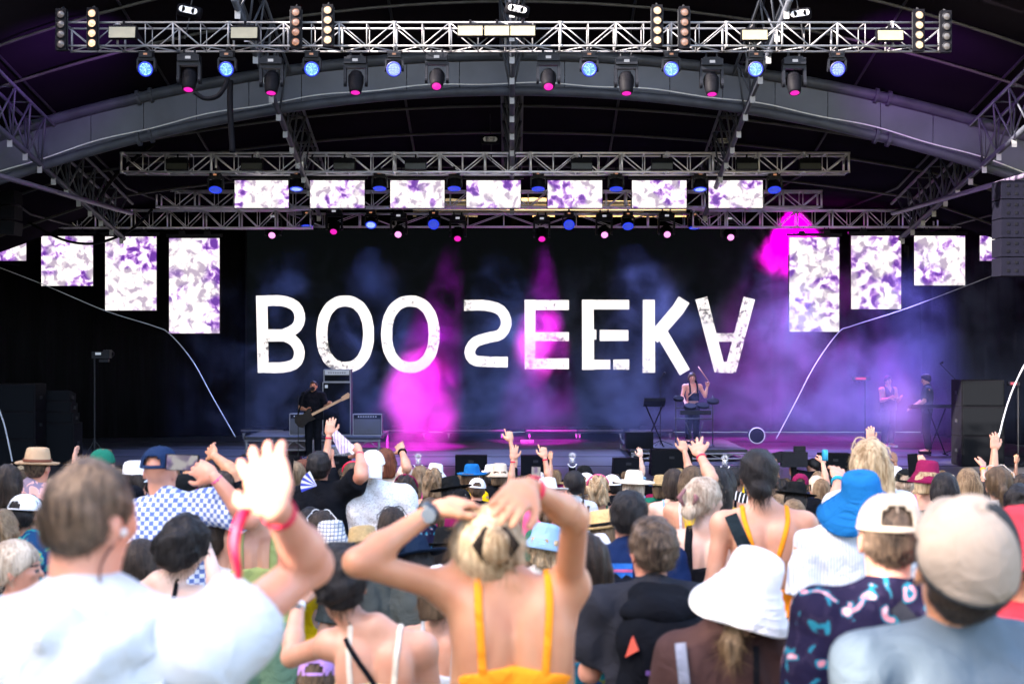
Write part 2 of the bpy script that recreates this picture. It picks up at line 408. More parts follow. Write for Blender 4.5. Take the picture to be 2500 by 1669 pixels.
# ------------------------------------------------------------------ chain hoists
def hoist(px, py, Y, label, s=1.0, writing=True):
    p = P(px, py, Y); t = thing('chain_hoist', label, 'chain hoist', p, group='chain hoists above the trusses')
    m = MB(); 
    m.lathe([(0, -.2), (.085, -.19), (.1, -.15), (.1, .15), (.085, .19), (0, .2)], 16, roty(PI / 2).to_4x4())
    m.build('motor', BLACK, t, True)
    m = MB(); m.box((.0, -.102, 0), (.2, .012, .10)); m.lathe([(.05, 0), (.05, .01)], 16, Matrix.Translation((-.1, -.097, 0)) @ rotx(PI / 2).to_4x4()); m.lathe([(.0, .01), (.05, .01)], 16, Matrix.Translation((-.1, -.098, 0)) @ rotx(PI / 2).to_4x4())
    m.lathe([(.0, .01), (.05, .01), (.05, 0)], 16, Matrix.Translation((.1, -.098, 0)) @ rotx(PI / 2).to_4x4())
    pl = m.build('name_plate', WHITEP, t)
    if writing:
        for txt, dz, sz in (('CM', .008, .06), ('LODESTAR', -.035, .034)):
            text_mesh(txt, sz, BLACK, pl, (0, -.112, dz), 'lettering')
    m = MB(); m.tube([(0, 0, .1), (0, 0, 1.0)], .012, 6); m.tube([(.02, 0, -.1), (.02, 0, -.45)], .012, 6)
    m.build('chain', DSTEEL, t)
    m = MB(); m.tube(catmull([(-.1, .02, .12), (-.2, .0, .02), (-.16, 0, -.22), (-.02, 0, -.3)]), .007, 5)
    m.build('cable', BLACK, t)
    return t
def text_mesh(txt, size, m, parent, loc, name, rot=(PI / 2, 0, 0), depth=.002, align='CENTER'):
    c = bpy.data.curves.new(name, 'FONT'); c.body = txt; c.size = size; c.align_x = align; c.align_y = 'CENTER'; c.extrude = depth; c.resolution_u = 2
    tmp = bpy.data.objects.new(name, c); COL.objects.link(tmp)
    dg = bpy.context.evaluated_depsgraph_get(); me = bpy.data.meshes.new_from_object(tmp.evaluated_get(dg))
    bpy.data.objects.remove(tmp); bpy.data.curves.remove(c)
    me.materials.clear(); me.materials.append(m)
    o = bpy.data.objects.new(name, me); COL.objects.link(o); o.parent = parent; o.location = loc; o.rotation_euler = rot
    return o
for (x, y, Y, lb, wr) in ((463, 28, 22.9, 'chain hoist above the front truss, leftmost of the three at the top', 0), (1263, 25, 22.9, 'chain hoist above the middle of the front truss', 1),
                      (1950, 36, 22.9, 'chain hoist above the front truss, rightmost of the three at the top', 0), (1197, 341, 30.2, 'chain hoist just above the middle of the second truss', 1),
                      (1763, 345, 30.2, 'chain hoist just above the right part of the second truss', 1), (14, 446, 34, 'chain hoist at the far left edge above the left screen truss', 1)):
    h = hoist(x, y, Y, lb, 1, wr)
    if y < 40: h.rotation_euler = (0, math.radians(12 if x < 1800 else -8), 0)
# ------------------------------------------------------------------ blinders, strobes
def blinder(px, Y, ytop, glow, label):
    p = P(px, ytop, Y); t = thing('blinder_light', label, 'blinder', p); t.scale = (.87,) * 3
    H = .76; m = MB(); m.box((0, 0, -H / 2), (.19, .12, H)); m.build('housing', BLACK, t)
    m = MB(); m.tube([(-.105, 0, -.05), (-.105, 0, -H + .05)], .012, 6); m.tube([(.105, 0, -.05), (.105, 0, -H + .05)], .012, 6); m.tube([(0, 0, 0), (0, .1, .05)], .02, 6); m.build('bracket', DSTEEL, t)
    for k in range(4):
        z = -.11 - k * .18; r = .07
        m = MB(); m.lathe([(r * 1.12, 0), (r * 1.12, .02), (r, .025)], 16, Matrix.Translation((0, -.06, z)) @ rotx(PI / 2).to_4x4()); m.build('lamp_rim', SATIN, t, True)
        m = MB(); m.lathe([(r, .004), (r * .6, .018), (0, .022)], 16, Matrix.Translation((0, -.06, z)) @ rotx(PI / 2).to_4x4())
        m.build('lamp_lens', lensmat('blinder lens %d' % glow, [(1, .66, .40), (1, .42, .22), (.35, .25, .22)][glow], [2.3, .7, .3][glow]), t, True)
def lensmat(name, col, k):
    """hot centre, coloured edge, from a radial facing falloff plus glass cells"""
    if name in MC: return MC[name]
    m, t, b = newmat(name); b.inputs['Base Color'].default_value = (.05, .05, .05, 1); b.inputs['Roughness'].default_value = .2
    tc = t.nodes.new('ShaderNodeTexCoord'); v = t.nodes.new('ShaderNodeTexVoronoi'); v.inputs['Scale'].default_value = 28
    t.links.new(tc.outputs['Object'], v.inputs['Vector'])
    r = t.nodes.new('ShaderNodeMapRange'); r.inputs[1].default_value = 0; r.inputs[2].default_value = .8; r.inputs[3].default_value = k / EX; r.inputs[4].default_value = k / EX * .45
    t.links.new(v.outputs['Distance'], r.inputs[0]); t.links.new(r.outputs[0], b.inputs['Emission Strength'])
    b.inputs['Emission Color'].default_value = (*col, 1)
    MC[name] = m; return m
for px, yt, g_, lb in ((151, 22, 2, 'unlit four lamp blinder at the left end of the front truss'), (227, 20, 0, 'brightly lit four lamp blinder near the left end of the front truss'),
                   (723, 17, 1, 'dim four lamp blinder beside a bright one, left of the middle of the front truss'), (801, 12, 0, 'brightly lit four lamp blinder left of the middle of the front truss'),
                   (1604, 13, 0, 'brightly lit four lamp blinder right of the middle of the front truss'), (1670, 17, 1, 'dim four lamp blinder beside a bright one, right of the middle of the front truss'),
                   (2242, 24, 0, 'brightly lit four lamp blinder near the right end of the front truss'), (2308, 27, 2, 'unlit four lamp blinder at the right end of the front truss')):
    blinder(px, 22.5, yt, g_, lb)
STRB = mat('strobe glass', (.22, .20, .12), .3, 0, .15, 5); STRBD = mat('dark strobe glass', (.055, .06, .05), .3)
def strobe(px, py, Y, wpx, hpx, lit, label):
    p = P(px, py, Y); k = Y / F; t = thing('strobe_light', label, 'strobe', p)
    W, H = wpx * k, hpx * k; R = rotx(math.radians(-8))
    m = MB(); m.box((0, .07, .01), (W * 1.06, .13, H * 1.12), R); m.box((0, .1, H * .62), (W * .7, .08, .06)); m.tube([(0, .1, H * .5), (0, .1, H * .5 + .12)], .02, 6)
    m.build('housing', BLACK, t)
    m = MB(); m.box((0, 0, 0 if lit else -H * .12), (W, .012, H * (1 if lit else .6)), R); m.build('window', STRB if lit else STRBD, t)
for i, (px, py) in enumerate(((298, 79), (596, 80))): strobe(px, py, 22.45, 64, 27, 1, 'pale strobe lamp on the left part of the front truss, ' + ['near its end', 'between hoist and dim blinder'][i])
for i, px in enumerate((1148, 1213, 1276)): strobe(px, 75, 22.45, 60, 24, 1, 'pale strobe lamp in the middle of the front truss, ' + ['left', 'centre', 'right'][i] + ' one of three')
for i, (px, py) in enumerate(((1843, 85), (2174, 86))): strobe(px, py, 22.45, 61, 24, 1, 'pale strobe lamp on the right part of the front truss, ' + ['below the right hoist', 'near its end'][i])
for i, px in enumerate((431, 614, 840, 1014, 1420, 1617, 1825, 1979)):
    strobe(px, 402, 29.85, 50, 24, 0, 'dark strobe box inside the second truss, %s from left' % ORD[i])
# ------------------------------------------------------------------ moving lights
def led_dots(name, c1, c2, k, sc_=55):
    if name in MC: return MC[name]
    m, t, b = newmat(name); b.inputs['Base Color'].default_value = (.01, .01, .02, 1)
    tc = t.nodes.new('ShaderNodeTexCoord'); v = t.nodes.new('ShaderNodeTexVoronoi'); v.inputs['Scale'].default_value = sc_; v.inputs['Randomness'].default_value = .35
    t.links.new(tc.outputs['Object'], v.inputs['Vector'])
    r = t.nodes.new('ShaderNodeValToRGB'); e = r.color_ramp.elements; e[0].position = .30; e[1].position = .60; e[0].color = (*c1, 1); e[1].color = (*c2, 1)
    t.links.new(v.outputs['Distance'], r.inputs[0]); t.links.new(r.outputs[0], b.inputs['Emission Color'])
    b.inputs['Emission Strength'].default_value = k / EX
    MC[name] = m; return m
BLUE_HOT = led_dots('lit blue led face', (.45, .95, 1), (.02, .16, 1.0), 2.2, 40)
BLUE_DIM = led_dots('dim blue led face', (.05, .12, .9), (.01, .02, .35), 1.0, 34)
BLUE_MID = led_dots('pale blue led face', (.4, .6, 1), (.04, .1, .9), 1.6, 34)
MAG = emit('magenta lens', (1, .02, .55), 1.1 / EX); MAGH = emit('hot magenta lens', (1, .30, .85), 1.9 / EX); RIM = emit('violet lens edge', (.5, .02, .9), .8 / EX)
def make_spot(label):
    t = thing('moving_spotlight', label, 'spotlight')
    m = MB(); m.box((0, 0, .0), (.40, .26, .12)); m.box((0, 0, .075), (.3, .2, .03)); m.tube([(-.1, 0, .08), (-.1, 0, .17)], .022, 8); m.tube([(.1, 0, .08), (.1, 0, .17)], .022, 8); b = m.build('base', SATIN, t)
    m = MB(); m.box((0, -.133, .0), (.10, .006, .05)); m.build('display', emit('fixture display', (.55, .6, .7), .8 / EX), b)
    m = MB()
    for s_ in (-1, 1): m.box((.195 * s_, 0, -.27), (.05, .13, .34)); m.tube([(.195 * s_ - .026, 0, -.39), (.195 * s_ + .026, 0, -.39)], .085, 16)
    m.box((0, 0, -.1), (.43, .15, .07)); m.build('yoke', SATIN, t)
    m = MB(); m.lathe([(0, .2), (.10, .19), (.135, .12), (.14, 0), (.135, -.08), (.115, -.20), (.10, -.23), (.085, -.232)], 20)
    for q in range(3): m.lathe([(.141, .1 - q * .05), (.147, .09 - q * .05), (.141, .08 - q * .05)], 20)
    hd = m.build('head', BLACK, t, True); hd.location = (0, 0, -.38)
    m = MB(); m.lathe([(.088, -.225), (.05, -.24), (0, -.245)], 20); m.build('lens', MAG, hd, True)
    return t
def make_wash(label):
    t = thing('wash_light', label, 'wash light')
    m = MB(); m.box((0, 0, 0), (.24, .2, .11)); m.tube([(0, 0, .05), (0, 0, .15)], .025, 8); m.box((0, 0, .06), (.3, .05, .02)); b = m.build('base', SATIN, t)
    m = MB(); m.box((0, -.103, .0), (.07, .006, .035)); m.build('display', emit('amber display', (.9, .4, .2), .5 / EX), b)
    m = MB()
    for s_ in (-1, 1): m.box((.155 * s_, 0, -.18), (.035, .1, .20)); m.tube([(.155 * s_ - .018, 0, -.25), (.155 * s_ + .018, 0, -.25)], .06, 12)
    m.box((0, 0, -.075), (.31, .11, .05)); m.build('yoke', SATIN, t)
    m = MB(); m.lathe([(0, .16), (.09, .15), (.125, .08), (.14, -.02), (.145, -.07), (.135, -.08)], 22); hd = m.build('head', BLACK, t, True); hd.location = (0, 0, -.25)
    m = MB(); m.lathe([(.137, -.072), (.07, -.085), (0, -.09)], 22); m.build('led_face', BLUE_HOT, hd)
    m = MB(); m.lathe([(.139, -.070), (.139, -.084), (.114, -.090), (.112, -.080)], 22); m.build('blue_rim', emit('deep blue rim', (.01, .05, 1), 1.0 / EX), hd, True)
    return t
def place(proto, first, p, tilt, pan, lens, label, group, s=1.0):
    o = proto if first else copy_tree(proto)
    o.location = p; o.scale = (s, s, s); tag(o, label, None, group)
    for ch in o.children:
        if ch.name.startswith('head'):
            ch.rotation_euler = (math.radians(tilt), 0, math.radians(pan))
            for g_ in ch.children:
                if g_.name.startswith('blue_rim'): continue
                for sl_ in g_.material_slots: sl_.link = 'OBJECT'; sl_.material = lens
    return o
PS = make_spot('magenta spotlight'); PW = make_wash('blue wash light')
n_ = 0
for i, (px, py, k) in enumerate(((459, 219, 22), (661, 227, 18), (867, 226, 18), (1066, 212, 40), (1339, 213, 40), (1530, 228, 18), (1739, 230, 18), (1941, 227, 22))):
    p = P(px, py, 22.8); tl = -k - 2; a = math.radians(-tl)
    # lens hangs .23 along the head from the yoke pivot
    pz = p.z + (.235 * math.cos(a) + .38) * .87
    place(PS, i == 0, (p.x, 22.9, pz), tl, 0, MAG, 'large black moving head with a magenta lens under the front truss, %s from left' % ORD[i], 'magenta moving heads under the front truss', .87)
for i, px in enumerate((358, 555, 762, 963, 1438, 1638, 1844, 2043)):
    p = P(px, 170, 22.8)
    place(PW, i == 0, (p.x, 22.8, p.z + .235), -72, random.uniform(-6, 6), BLUE_HOT if i not in (3, 7) else BLUE_MID, 'small wash light glowing bright blue under the front truss, %s from left' % ORD[i], 'blue wash lights under the front truss', .87)
for i, (px, py, lm) in enumerate(((527, 466, BLUE_DIM), (724, 463, BLUE_MID), (927, 462, BLUE_DIM), (1109, 462, BLUE_DIM), (1314, 463, BLUE_DIM), (1504, 463, BLUE_DIM), (1709, 464, BLUE_MID), (1890, 466, BLUE_DIM))):
    p = P(px, py, 30.4)
    place(PW, False, (p.x, 30.4, p.z + .34), -28 if i in (0, 7) else -16, 0, lm, 'dark wash light tilted down between the wide screens, %s from left' % ORD[i], 'wash lights in the row of wide screens')
for i, (px, py, lm) in enumerate(((664, 574, MAGH), (814, 565, MAG), (972, 572, MAGH), (1117, 582, MAG), (1323, 583, MAG), (1476, 573, MAGH), (1629, 572, MAGH), (1784, 579, MAGH))):
    p = P(px, py, 36.0); tl = -62 if lm is MAGH else -50; a = math.radians(-tl)
    place(PS, False, (p.x, 36.2, p.z + .23 * math.cos(a) + .38), tl, 0, lm, 'moving head with a %s lens hanging above the big screen, %s from left' % ('blazing pink white' if lm is MAGH else 'magenta', ORD[i]), 'moving heads above the big screen')
for i, (px, py) in enumerate(((750, 549), (906, 548), (1059, 549), (1389, 550), (1533, 551), (1695, 553))):
    p = P(px, py, 35.9)
    place(PW, False, (p.x, 35.9, p.z + .30), [-10, -38, -62, -62, -38, -12][i], 0, [BLUE_DIM, BLUE_MID, BLUE_DIM, BLUE_DIM, BLUE_DIM, BLUE_DIM][i], 'dim blue wash light in the back row above the big screen, %s from left' % ORD[i], 'blue wash lights above the big screen')
# ------------------------------------------------------------------ led screens
def cloudmat(name, seed, purple, sx, kk=1.25):
    m, t, b = newmat(name); b.inputs['Base Color'].default_value = (.02, .02, .02, 1); b.inputs['Roughness'].default_value = .5
    tc = t.nodes.new('ShaderNodeTexCoord'); mp = t.nodes.new('ShaderNodeMapping'); mp.inputs['Location'].default_value = (seed * 3.7, seed * 1.3, seed * 2.1)
    t.links.new(tc.outputs['Object'], mp.inputs[0])
    n = t.nodes.new('ShaderNodeTexNoise'); n.inputs['Scale'].default_value = sx; n.inputs['Detail'].default_value = 4.0; n.inputs['Distortion'].default_value = .4
    n2 = t.nodes.new('ShaderNodeTexNoise'); n2.inputs['Scale'].default_value = sx * .35; n2.inputs['Detail'].default_value = 1
    for q in (n, n2): t.links.new(mp.outputs[0], q.inputs['Vector'])
    r = t.nodes.new('ShaderNodeValToRGB'); e = r.color_ramp.elements; e[0].position = .49; e[0].color = (1, 1, 1, 1); e[1].position = .60; e[1].color = (.44, .38, .50, 1)
    t.links.new(n.outputs[0], r.inputs[0])
    r2 = t.nodes.new('ShaderNodeValToRGB'); e = r2.color_ramp.elements; e[0].position = .5 - .06 * purple; e[0].color = (0, 0, 0, 1); e[1].position = .56; e[1].color = (1, 1, 1, 1)
    t.links.new(n2.outputs[0], r2.inputs[0])
    r3 = t.nodes.new('ShaderNodeValToRGB'); e = r3.color_ramp.elements; e[0].position = .44; e[0].color = (1, 1, 1, 1); e[1].position = .6; e[1].color = (.13, .03, .34, 1)
    e2 = e.new(.52); e2.color = (.48, .24, .72, 1)
    t.links.new(n.outputs[0], r3.inputs[0])
    mx = t.nodes.new('ShaderNodeMix'); mx.data_type = 'RGBA'; t.links.new(r2.outputs[0], mx.inputs[0]); t.links.new(r.outputs[0], mx.inputs[6]); t.links.new(r3.outputs[0], mx.inputs[7])
    t.links.new(mx.outputs[2], b.inputs['Emission Color']); b.inputs['Emission Strength'].default_value = kk / EX
    return m
def screen(x0, y0, x1, y1, Y, label, seed, purple, sx, group):
    a = P(x0, y1, Y); b = P(x1, y0, Y); W = b.x - a.x; H = b.z - a.z
    t = thing('led_screen', label, 'screen', ((a.x + b.x) / 2, Y, a.z), group=group)
    m = MB(); m.box((0, .035, H / 2), (W + .03, .06, H + .03)); m.build('cabinet', BLACK, t)
    m = MB(); m.add([(-W / 2, 0, 0), (W / 2, 0, 0), (W / 2, 0, H), (-W / 2, 0, H)], [(0, 1, 2, 3)]); m.build('picture_panel', cloudmat('screen picture %d' % seed, seed, purple, sx), t)
    m = MB(); m.box((0, .03, H + .07), (W + .14, .09, .07))
    for s_ in (-.25, .25): m.box((W * s_, .03, H + .14), (.16, .06, .07)); m.tube([(W * s_ - .05, .03, H + .17), (W * s_ - .05, .03, H + .3)], .012, 6); m.tube([(W * s_ + .05, .03, H + .17), (W * s_ + .05, .03, H + .3)], .012, 6)
    m.build('rigging_bar', SATIN, t)
    return t
for i, (a, b) in enumerate(((573, 705), (757, 890), (953, 1085), (1139, 1271), (1337, 1470), (1543, 1676), (1730, 1862))):
    screen(a, 440, b, 507, 30.7, 'wide landscape screen of purple clouds under the second truss, %s from left' % ORD[i], i + 1, .4, 5.4, 'row of wide screens')
for i, (x0, y0, x1, y1) in enumerate(((-60, 575, 64, 636), (101, 576, 227, 697), (257, 577, 382, 757), (413, 581, 536, 813))):
    screen(x0, y0, x1, y1, 35.7, 'portrait screen of purple clouds left of the stage, ' + ['short one cut by the picture edge', 'square one second from the edge', 'medium tall one next to the tallest', 'tallest one of the left steps'][i], i + 11, 1.2, 4.8, 'stepped screens left')
for i, (x0, y0, x1, y1) in enumerate(((1927, 579, 2049, 809), (2078, 575, 2200, 754), (2232, 575, 2356, 696), (2392, 575, 2520, 636))):
    screen(x0, y0, x1, y1, 35.7, 'portrait screen of purple clouds right of the stage, ' + ['tallest one beside the magenta glow', 'medium tall one next to the tallest', 'square one third in the steps', 'short one behind the hanging speakers'][i], i + 21, .9, 4.8, 'stepped screens right')
# ------------------------------------------------------------------ big led wall with the band name
YW = 39.0
a = P(603, 1040, YW); b = P(1880, 560, YW)
wall = thing('video_wall', 'huge dark video wall across the back showing large white lettering', 'video wall', ((a.x + b.x) / 2, YW, a.z))
W = b.x - a.x; H = b.z - a.z
m = MB(); m.box((0, .09, H / 2), (W + .1, .16, H + .1)); m.build('cabinet', BLACK, wall)
wm, t_, b_ = newmat('dark wall picture'); b_.inputs['Base Color'].default_value = (.003, .004, .005, 1); b_.inputs['Roughness'].default_value = .8; b_.inputs['Specular IOR Level'].default_value = .0
b_.inputs['Emission Color'].default_value = (.35, .52, .55, 1); b_.inputs['Emission Strength'].default_value = .006 / EX
m = MB(); m.add([(-W / 2, 0, 0), (W / 2, 0, 0), (W / 2, 0, H), (-W / 2, 0, H)], [(0, 1, 2, 3)]); m.build('picture_panel', wm, wall)
lm, t_, b_ = newmat('white lettering light'); b_.inputs['Base Color'].default_value = (.02, .02, .02, 1)
tc = t_.nodes.new('ShaderNodeTexCoord'); n1 = t_.nodes.new('ShaderNodeTexNoise'); n1.inputs['Scale'].default_value = 9; n1.inputs['Detail'].default_value = 6; n1.inputs['Roughness'].default_value = .75
n2 = t_.nodes.new('ShaderNodeTexNoise'); n2.inputs['Scale'].default_value = .55
for q in (n1, n2): t_.links.new(tc.outputs['Object'], q.inputs['Vector'])
mu = t_.nodes.new('ShaderNodeMath'); mu.operation = 'MULTIPLY'; t_.links.new(n1.outputs[0], mu.inputs[0]); t_.links.new(n2.outputs[0], mu.inputs[1])
r = t_.nodes.new('ShaderNodeValToRGB'); e = r.color_ramp.elements; e[0].position = .285; e[0].color = (1, 1, 1, 1); e[1].position = .335; e[1].color = (.12, .12, .12, 1)
t_.links.new(mu.outputs[0], r.inputs[0]); t_.links.new(r.outputs[0], b_.inputs['Emission Color']); b_.inputs['Emission Strength'].default_value = 1.35 / EX
LY = [0]
def stroke(pts, wpx, mb, closed=False):
    LY[0] += 1; y = -.006 - .0025 * (LY[0] % 6)
    pts = [Vector((p[0], p[1])) for p in pts]; n = len(pts); L = []; R = []
    for i, p in enumerate(pts):
        if closed: t = pts[(i + 1) % n] - pts[i - 1]
        else: t = pts[min(i + 1, n - 1)] - pts[max(i - 1, 0)]
        t.normalize(); nn = Vector((-t.y, t.x)) * (wpx / 2) * (1 + .03 * math.sin(i * 2.3 + LY[0])); L.append(p + nn); R.append(p - nn)
    vs = []
    for q in L + R:
        w_ = P(q.x, q.y, YW); vs.append((w_.x - wall.location.x, y, w_.z - wall.location.z))
    rng = range(n) if closed else range(n - 1)
    mb.add(vs, [(i, (i + 1) % n, n + (i + 1) % n, n + i) for i in rng])
def sm(pts, k=7): return [(v.x, v.y) for v in catmull([Vector((p[0], p[1], 0)) for p in pts], k)]
def ell(cx, cy, rx, ry, n=40): return [(cx + rx * math.copysign(abs(math.cos(t)) ** .9, math.cos(t)), cy + ry * math.copysign(abs(math.sin(t)) ** .9, math.sin(t))) for t in np.linspace(0, 2 * PI, n, endpoint=False)]
letters = [
    [([(639, 721), (643, 909)], 27, 0), (sm([(640, 734), (690, 734), (722, 748), (732, 775), (722, 800), (690, 817)]), 26, 0), ([(641, 818), (697, 818)], 30, 0), (sm([(640, 896), (690, 896), (722, 885), (731, 858), (718, 832), (690, 817)]), 26, 0)],
    [(ell(843, 815, 57, 81), 27, 1)], [(ell(1002, 815, 58, 81), 27, 1)],
    [(sm([(1133, 745), (1185, 745), (1222, 757), (1236, 787), (1222, 815), (1190, 824), (1160, 835), (1147, 858), (1158, 878), (1190, 882), (1240, 883)]), 26, 0)],
    [([(1294, 731), (1294, 900)], 26, 0), ([(1282, 744), (1389, 744)], 25, 0), ([(1282, 821), (1389, 821)], 22, 0), ([(1282, 887), (1389, 887)], 26, 0)],
    [([(1435, 731), (1436, 902)], 29, 0), ([(1422, 743), (1536, 743)], 23, 0), ([(1450, 816), (1456, 816)], 24, 0), ([(1464, 818), (1534, 818)], 27, 0), ([(1422, 889), (1490, 889)], 24, 0), ([(1497, 889), (1536, 889)], 25, 0)],
    [([(1584, 731), (1584, 909)], 30, 0), ([(1670, 731), (1655, 755), (1594, 826)], 31, 0), ([(1612, 806), (1672, 908)], 29, 0)],
    [([(1712, 727), (1758, 905)], 29, 0), ([(1829, 727), (1783, 905)], 29, 0), ([(1738, 823), (1803, 823)], 21, 0), ([(1752, 896), (1790, 896)], 27, 0)]]
for nm, L in zip(('B', 'O', 'O', 'reversed S', 'E', 'E', 'K', 'upside down A'), letters):
    m = MB()
    for pts, wd, cl in L: stroke(pts, wd, m, bool(cl))
    o = m.build('letter', lm, wall); o['label'] = 'white distressed letter ' + nm
# ------------------------------------------------------------------ ropes hanging in the wings
ROPE = mat('pale rope', (.55, .57, .62), .6)
def rope(pts, Y, r, label, Y2=None):
    n = len(pts); q = [P(x, y, Y + (((Y2 or Y) - Y) * i / (n - 1))) for i, (x, y) in enumerate(pts)]
    m = MB(); m.tube(catmull(q, 8), r, 6); tag(m.build('rigging_rope', ROPE, smooth=True), label, 'rope')
rope([(-60, 630), (101, 692), (255, 757), (375, 795), (415, 815), (470, 880), (520, 970), (575, 1066)], 35.2, .011, 'thin pale rope curving down under the left stepped screens to the stage', 34)
rope([(2560, 620), (2455, 660), (2320, 712), (2200, 757), (2080, 795), (2046, 812), (1990, 890), (1940, 985), (1895, 1070)], 35.2, .011, 'thin pale rope curving down under the right stepped screens to the stage', 34)
rope([(2560, 780), (2490, 912), (2460, 985), (2440, 1060), (2425, 1125)], 29, .018, 'thick pale rope coming down at the right edge of the picture')
rope([(-40, 900), (0, 1005), (14, 1050), (30, 1125)], 29, .017, 'thick pale rope coming down at the left edge of the picture')
def cable(pts, Y, r, label):
    m = MB(); m.tube(catmull([P(x, y, Y) for x, y in pts], 8), r, 6); tag(m.build('power_cable', BLACK, smooth=True), label, 'cable')
cable([(50, 530), (130, 575), (190, 593), (250, 590), (320, 560), (372, 510)], 33.5, .035, 'thick black cable sagging in front of the square left screen')
cable([(245, 480), (290, 420), (375, 352)], 30.2, .04, 'black cable running from left truss up to end of second truss')
cable([(475, 225), (500, 240), (530, 235), (550, 210), (556, 190)], 22.7, .04, 'black cable loop between the first big moving head and the next wash light')
cable([(562, 196), (562, 270), (568, 372)], 23.1, .05, 'bundled black cable dropping from the front truss past the grey arch')
# ------------------------------------------------------------------ stage equipment
def onstage(px, Y, z=DECK): return Vector(((px - 1250) / F * Y, Y, z))
def riser(x0, x1, y0, y1, h, label):
    t = thing('stage_riser', label, 'riser', ((x0 + x1) / 2, y0, DECK)); W = x1 - x0; D = y1 - y0
    m = MB(); m.box((0, D / 2, h - .03), (W, D, .06)); m.build('deck_top', DARKWOOD, t)
    m = MB(); zt, zb = h - .09, max(.04, h - .30)
    for z in (zt, zb): m.tube([(-W / 2, 0, z), (W / 2, 0, z)], .022, 6)
    n = int(W / .28)
    for i in range(n):
        a = -W / 2 + i * W / n; m.tube([(a, 0, zb if i % 2 else zt), (a + W / n, 0, zt if i % 2 else zb)], .011, 5)
    m.build('front_frame', STEEL, t, True)
    for sx in (-1, 0, 1):
        for yy in (.03, D - .05):
            m = MB(); m.tube([(sx * (W / 2 - .04), yy, 0), (sx * (W / 2 - .04), yy, h - .06)], .03, 8); m.build('leg', STEEL, t)
    return t
a = onstage(603, 33); b = onstage(932, 33)
riser(a.x, b.x, 32.7, 34.9, .42, 'low riser with silver lattice edge carrying the bass amplifiers on the left')
a = onstage(1540, 31.2); b = onstage(1825, 31.2)
riser(a.x, b.x, 31.2, 34.6, .24, 'low riser with silver lattice edge under the drummer on the right')
R1 = DECK + .42; R2 = DECK + .24
CABG = mat('silver grey grille cloth', (.10, .10, .11), .8, 0, .1, 60)
def amp_box(px, Y, z, W, H, D, name, label, grille=GRILLE, head=False, badge=False):
    p = onstage(px, Y, z); t = thing(name, label, 'amplifier', p)
    m = MB(); m.box((0, D / 2, H / 2), (W, D, H)); m.build('cabinet', DARKWOOD, t)
    m = MB()
    for sx in (-1, 1): m.box((sx * (W / 2 - .008), -.004, H / 2), (.016, .012, H))
    for zz in (.008, H - .008): m.box((0, -.004, zz), (W - .034, .012, .016))
    m.build('edge_trim', mat('pale piping', (.35, .35, .36), .6), t)
    g0, g1 = (.03, H - .03) if not head else (.03, H * .5)
    if not head and W < .8 and H < .8: g1 = H - .12
    m = MB(); m.box((0, -.006, (g0 + g1) / 2), (W - .06, .014, g1 - g0)); m.build('grille', grille, t)
    if head or (W < .8 and H < .8):
        m = MB(); m.box((0, -.006, g1 + (H - g1) / 2), (W - .06, .016, (H - g1) - .04)); c = m.build('control_panel', mat('brushed panel', (.45, .46, .5), .4, .4) if head else BLACK, t)
        m = MB()
        for i in range(8): m.tube([(-W * .3 + i * W * .085, -.016, g1 + (H - g1) / 2), (-W * .3 + i * W * .085, -.04, g1 + (H - g1) / 2)], .014, 8)
        m.build('knob', BLACK if head else WHITEP, c)
    if badge:
        m = MB(); m.box((-W / 2 + .09, -.018, H - .1), (.07, .006, .07)); m.build('badge', WHITEP, t)
    return t
amp_box(822, 33.3, R1, .66, 1.24, .4, 'speaker_cabinet', 'tall black bass cabinet with pale piping and a white corner badge behind the guitarist', badge=True)
amp_box(823, 33.3, R1 + 1.245, .63, .29, .35, 'amplifier_head', 'small bass amplifier head sitting on the tall black cabinet', head=True)
amp_box(897, 33.2, R1, .68, .50, .3, 'combo_amplifier', 'grey grille guitar combo amplifier standing right of the tall bass cabinet', CABG)
amp_box(737, 33.4, R1, .58, .50, .3, 'combo_amplifier', 'grey grille guitar combo amplifier half hidden behind the guitarist', CABG)
def flight_case(px, Y, z, W, H, D, label, m0=None):
    t = thing('flight_case', label, 'case', onstage(px, Y, z)); m = MB(); m.box((0, D / 2, H / 2), (W, D, H)); m.build('body', m0 or DARKWOOD, t)
    m = MB()
    for zz in (.012, H * .62, H - .012): m.box((0, -.003, zz), (W + .006, .01, .022))
    for sx in (-1, 1): m.box((sx * (W / 2 - .012), -.005, H / 2), (.024, .01, H - .06))
    for sx in (-.25, .25): m.box((sx * W, -.011, H * .62), (.06, .008, .06))
    m.build('metal_edging', STEEL, t); return t
flight_case(822, 31.9, DECK, .62, .26, .5, 'open silver edged effects case on the deck right of the guitarist', mat('cluttered silver kit', (.2, .2, .22), .4, .5, .9, 26))
flight_case(1287, 36.6, DECK, .34, .09, .3, 'tiny silver edged case lying on the empty middle of the stage')
def dolly(px, Y, W, label):
    t = thing('equipment_dolly', label, 'dolly', onstage(px, Y), group='dollies under the video wall'); m = MB(); m.box((0, .25, .21), (W, .5, .1)); m.box((0, .2, .3), (W * .5, .3, .08)); m.build('platform', BLACK, t)
    m = MB(); m.box((0, -.004, .23), (W * .94, .012, .02)); m.build('metal_edging', STEEL, t)
    for sx in (-.42, .42):
        m = MB(); m.tube([(sx * W - .02, .06, .06), (sx * W + .02, .06, .06)], .06, 12); m.box((sx * W, .06, .13), (.06, .04, .06)); m.build('castor', mat('castor', (.25, .25, .27), .4, .4), t)
    return t
for i, (px, W) in enumerate(((640, 1.2), (985, 1.3), (1160, 1.7), (1350, 1.5), (1465, 1.3), (1590, 1.2))):
    dolly(px, 38.1, W, 'low black dolly on castors under the video wall, %s from left' % ORD[i])
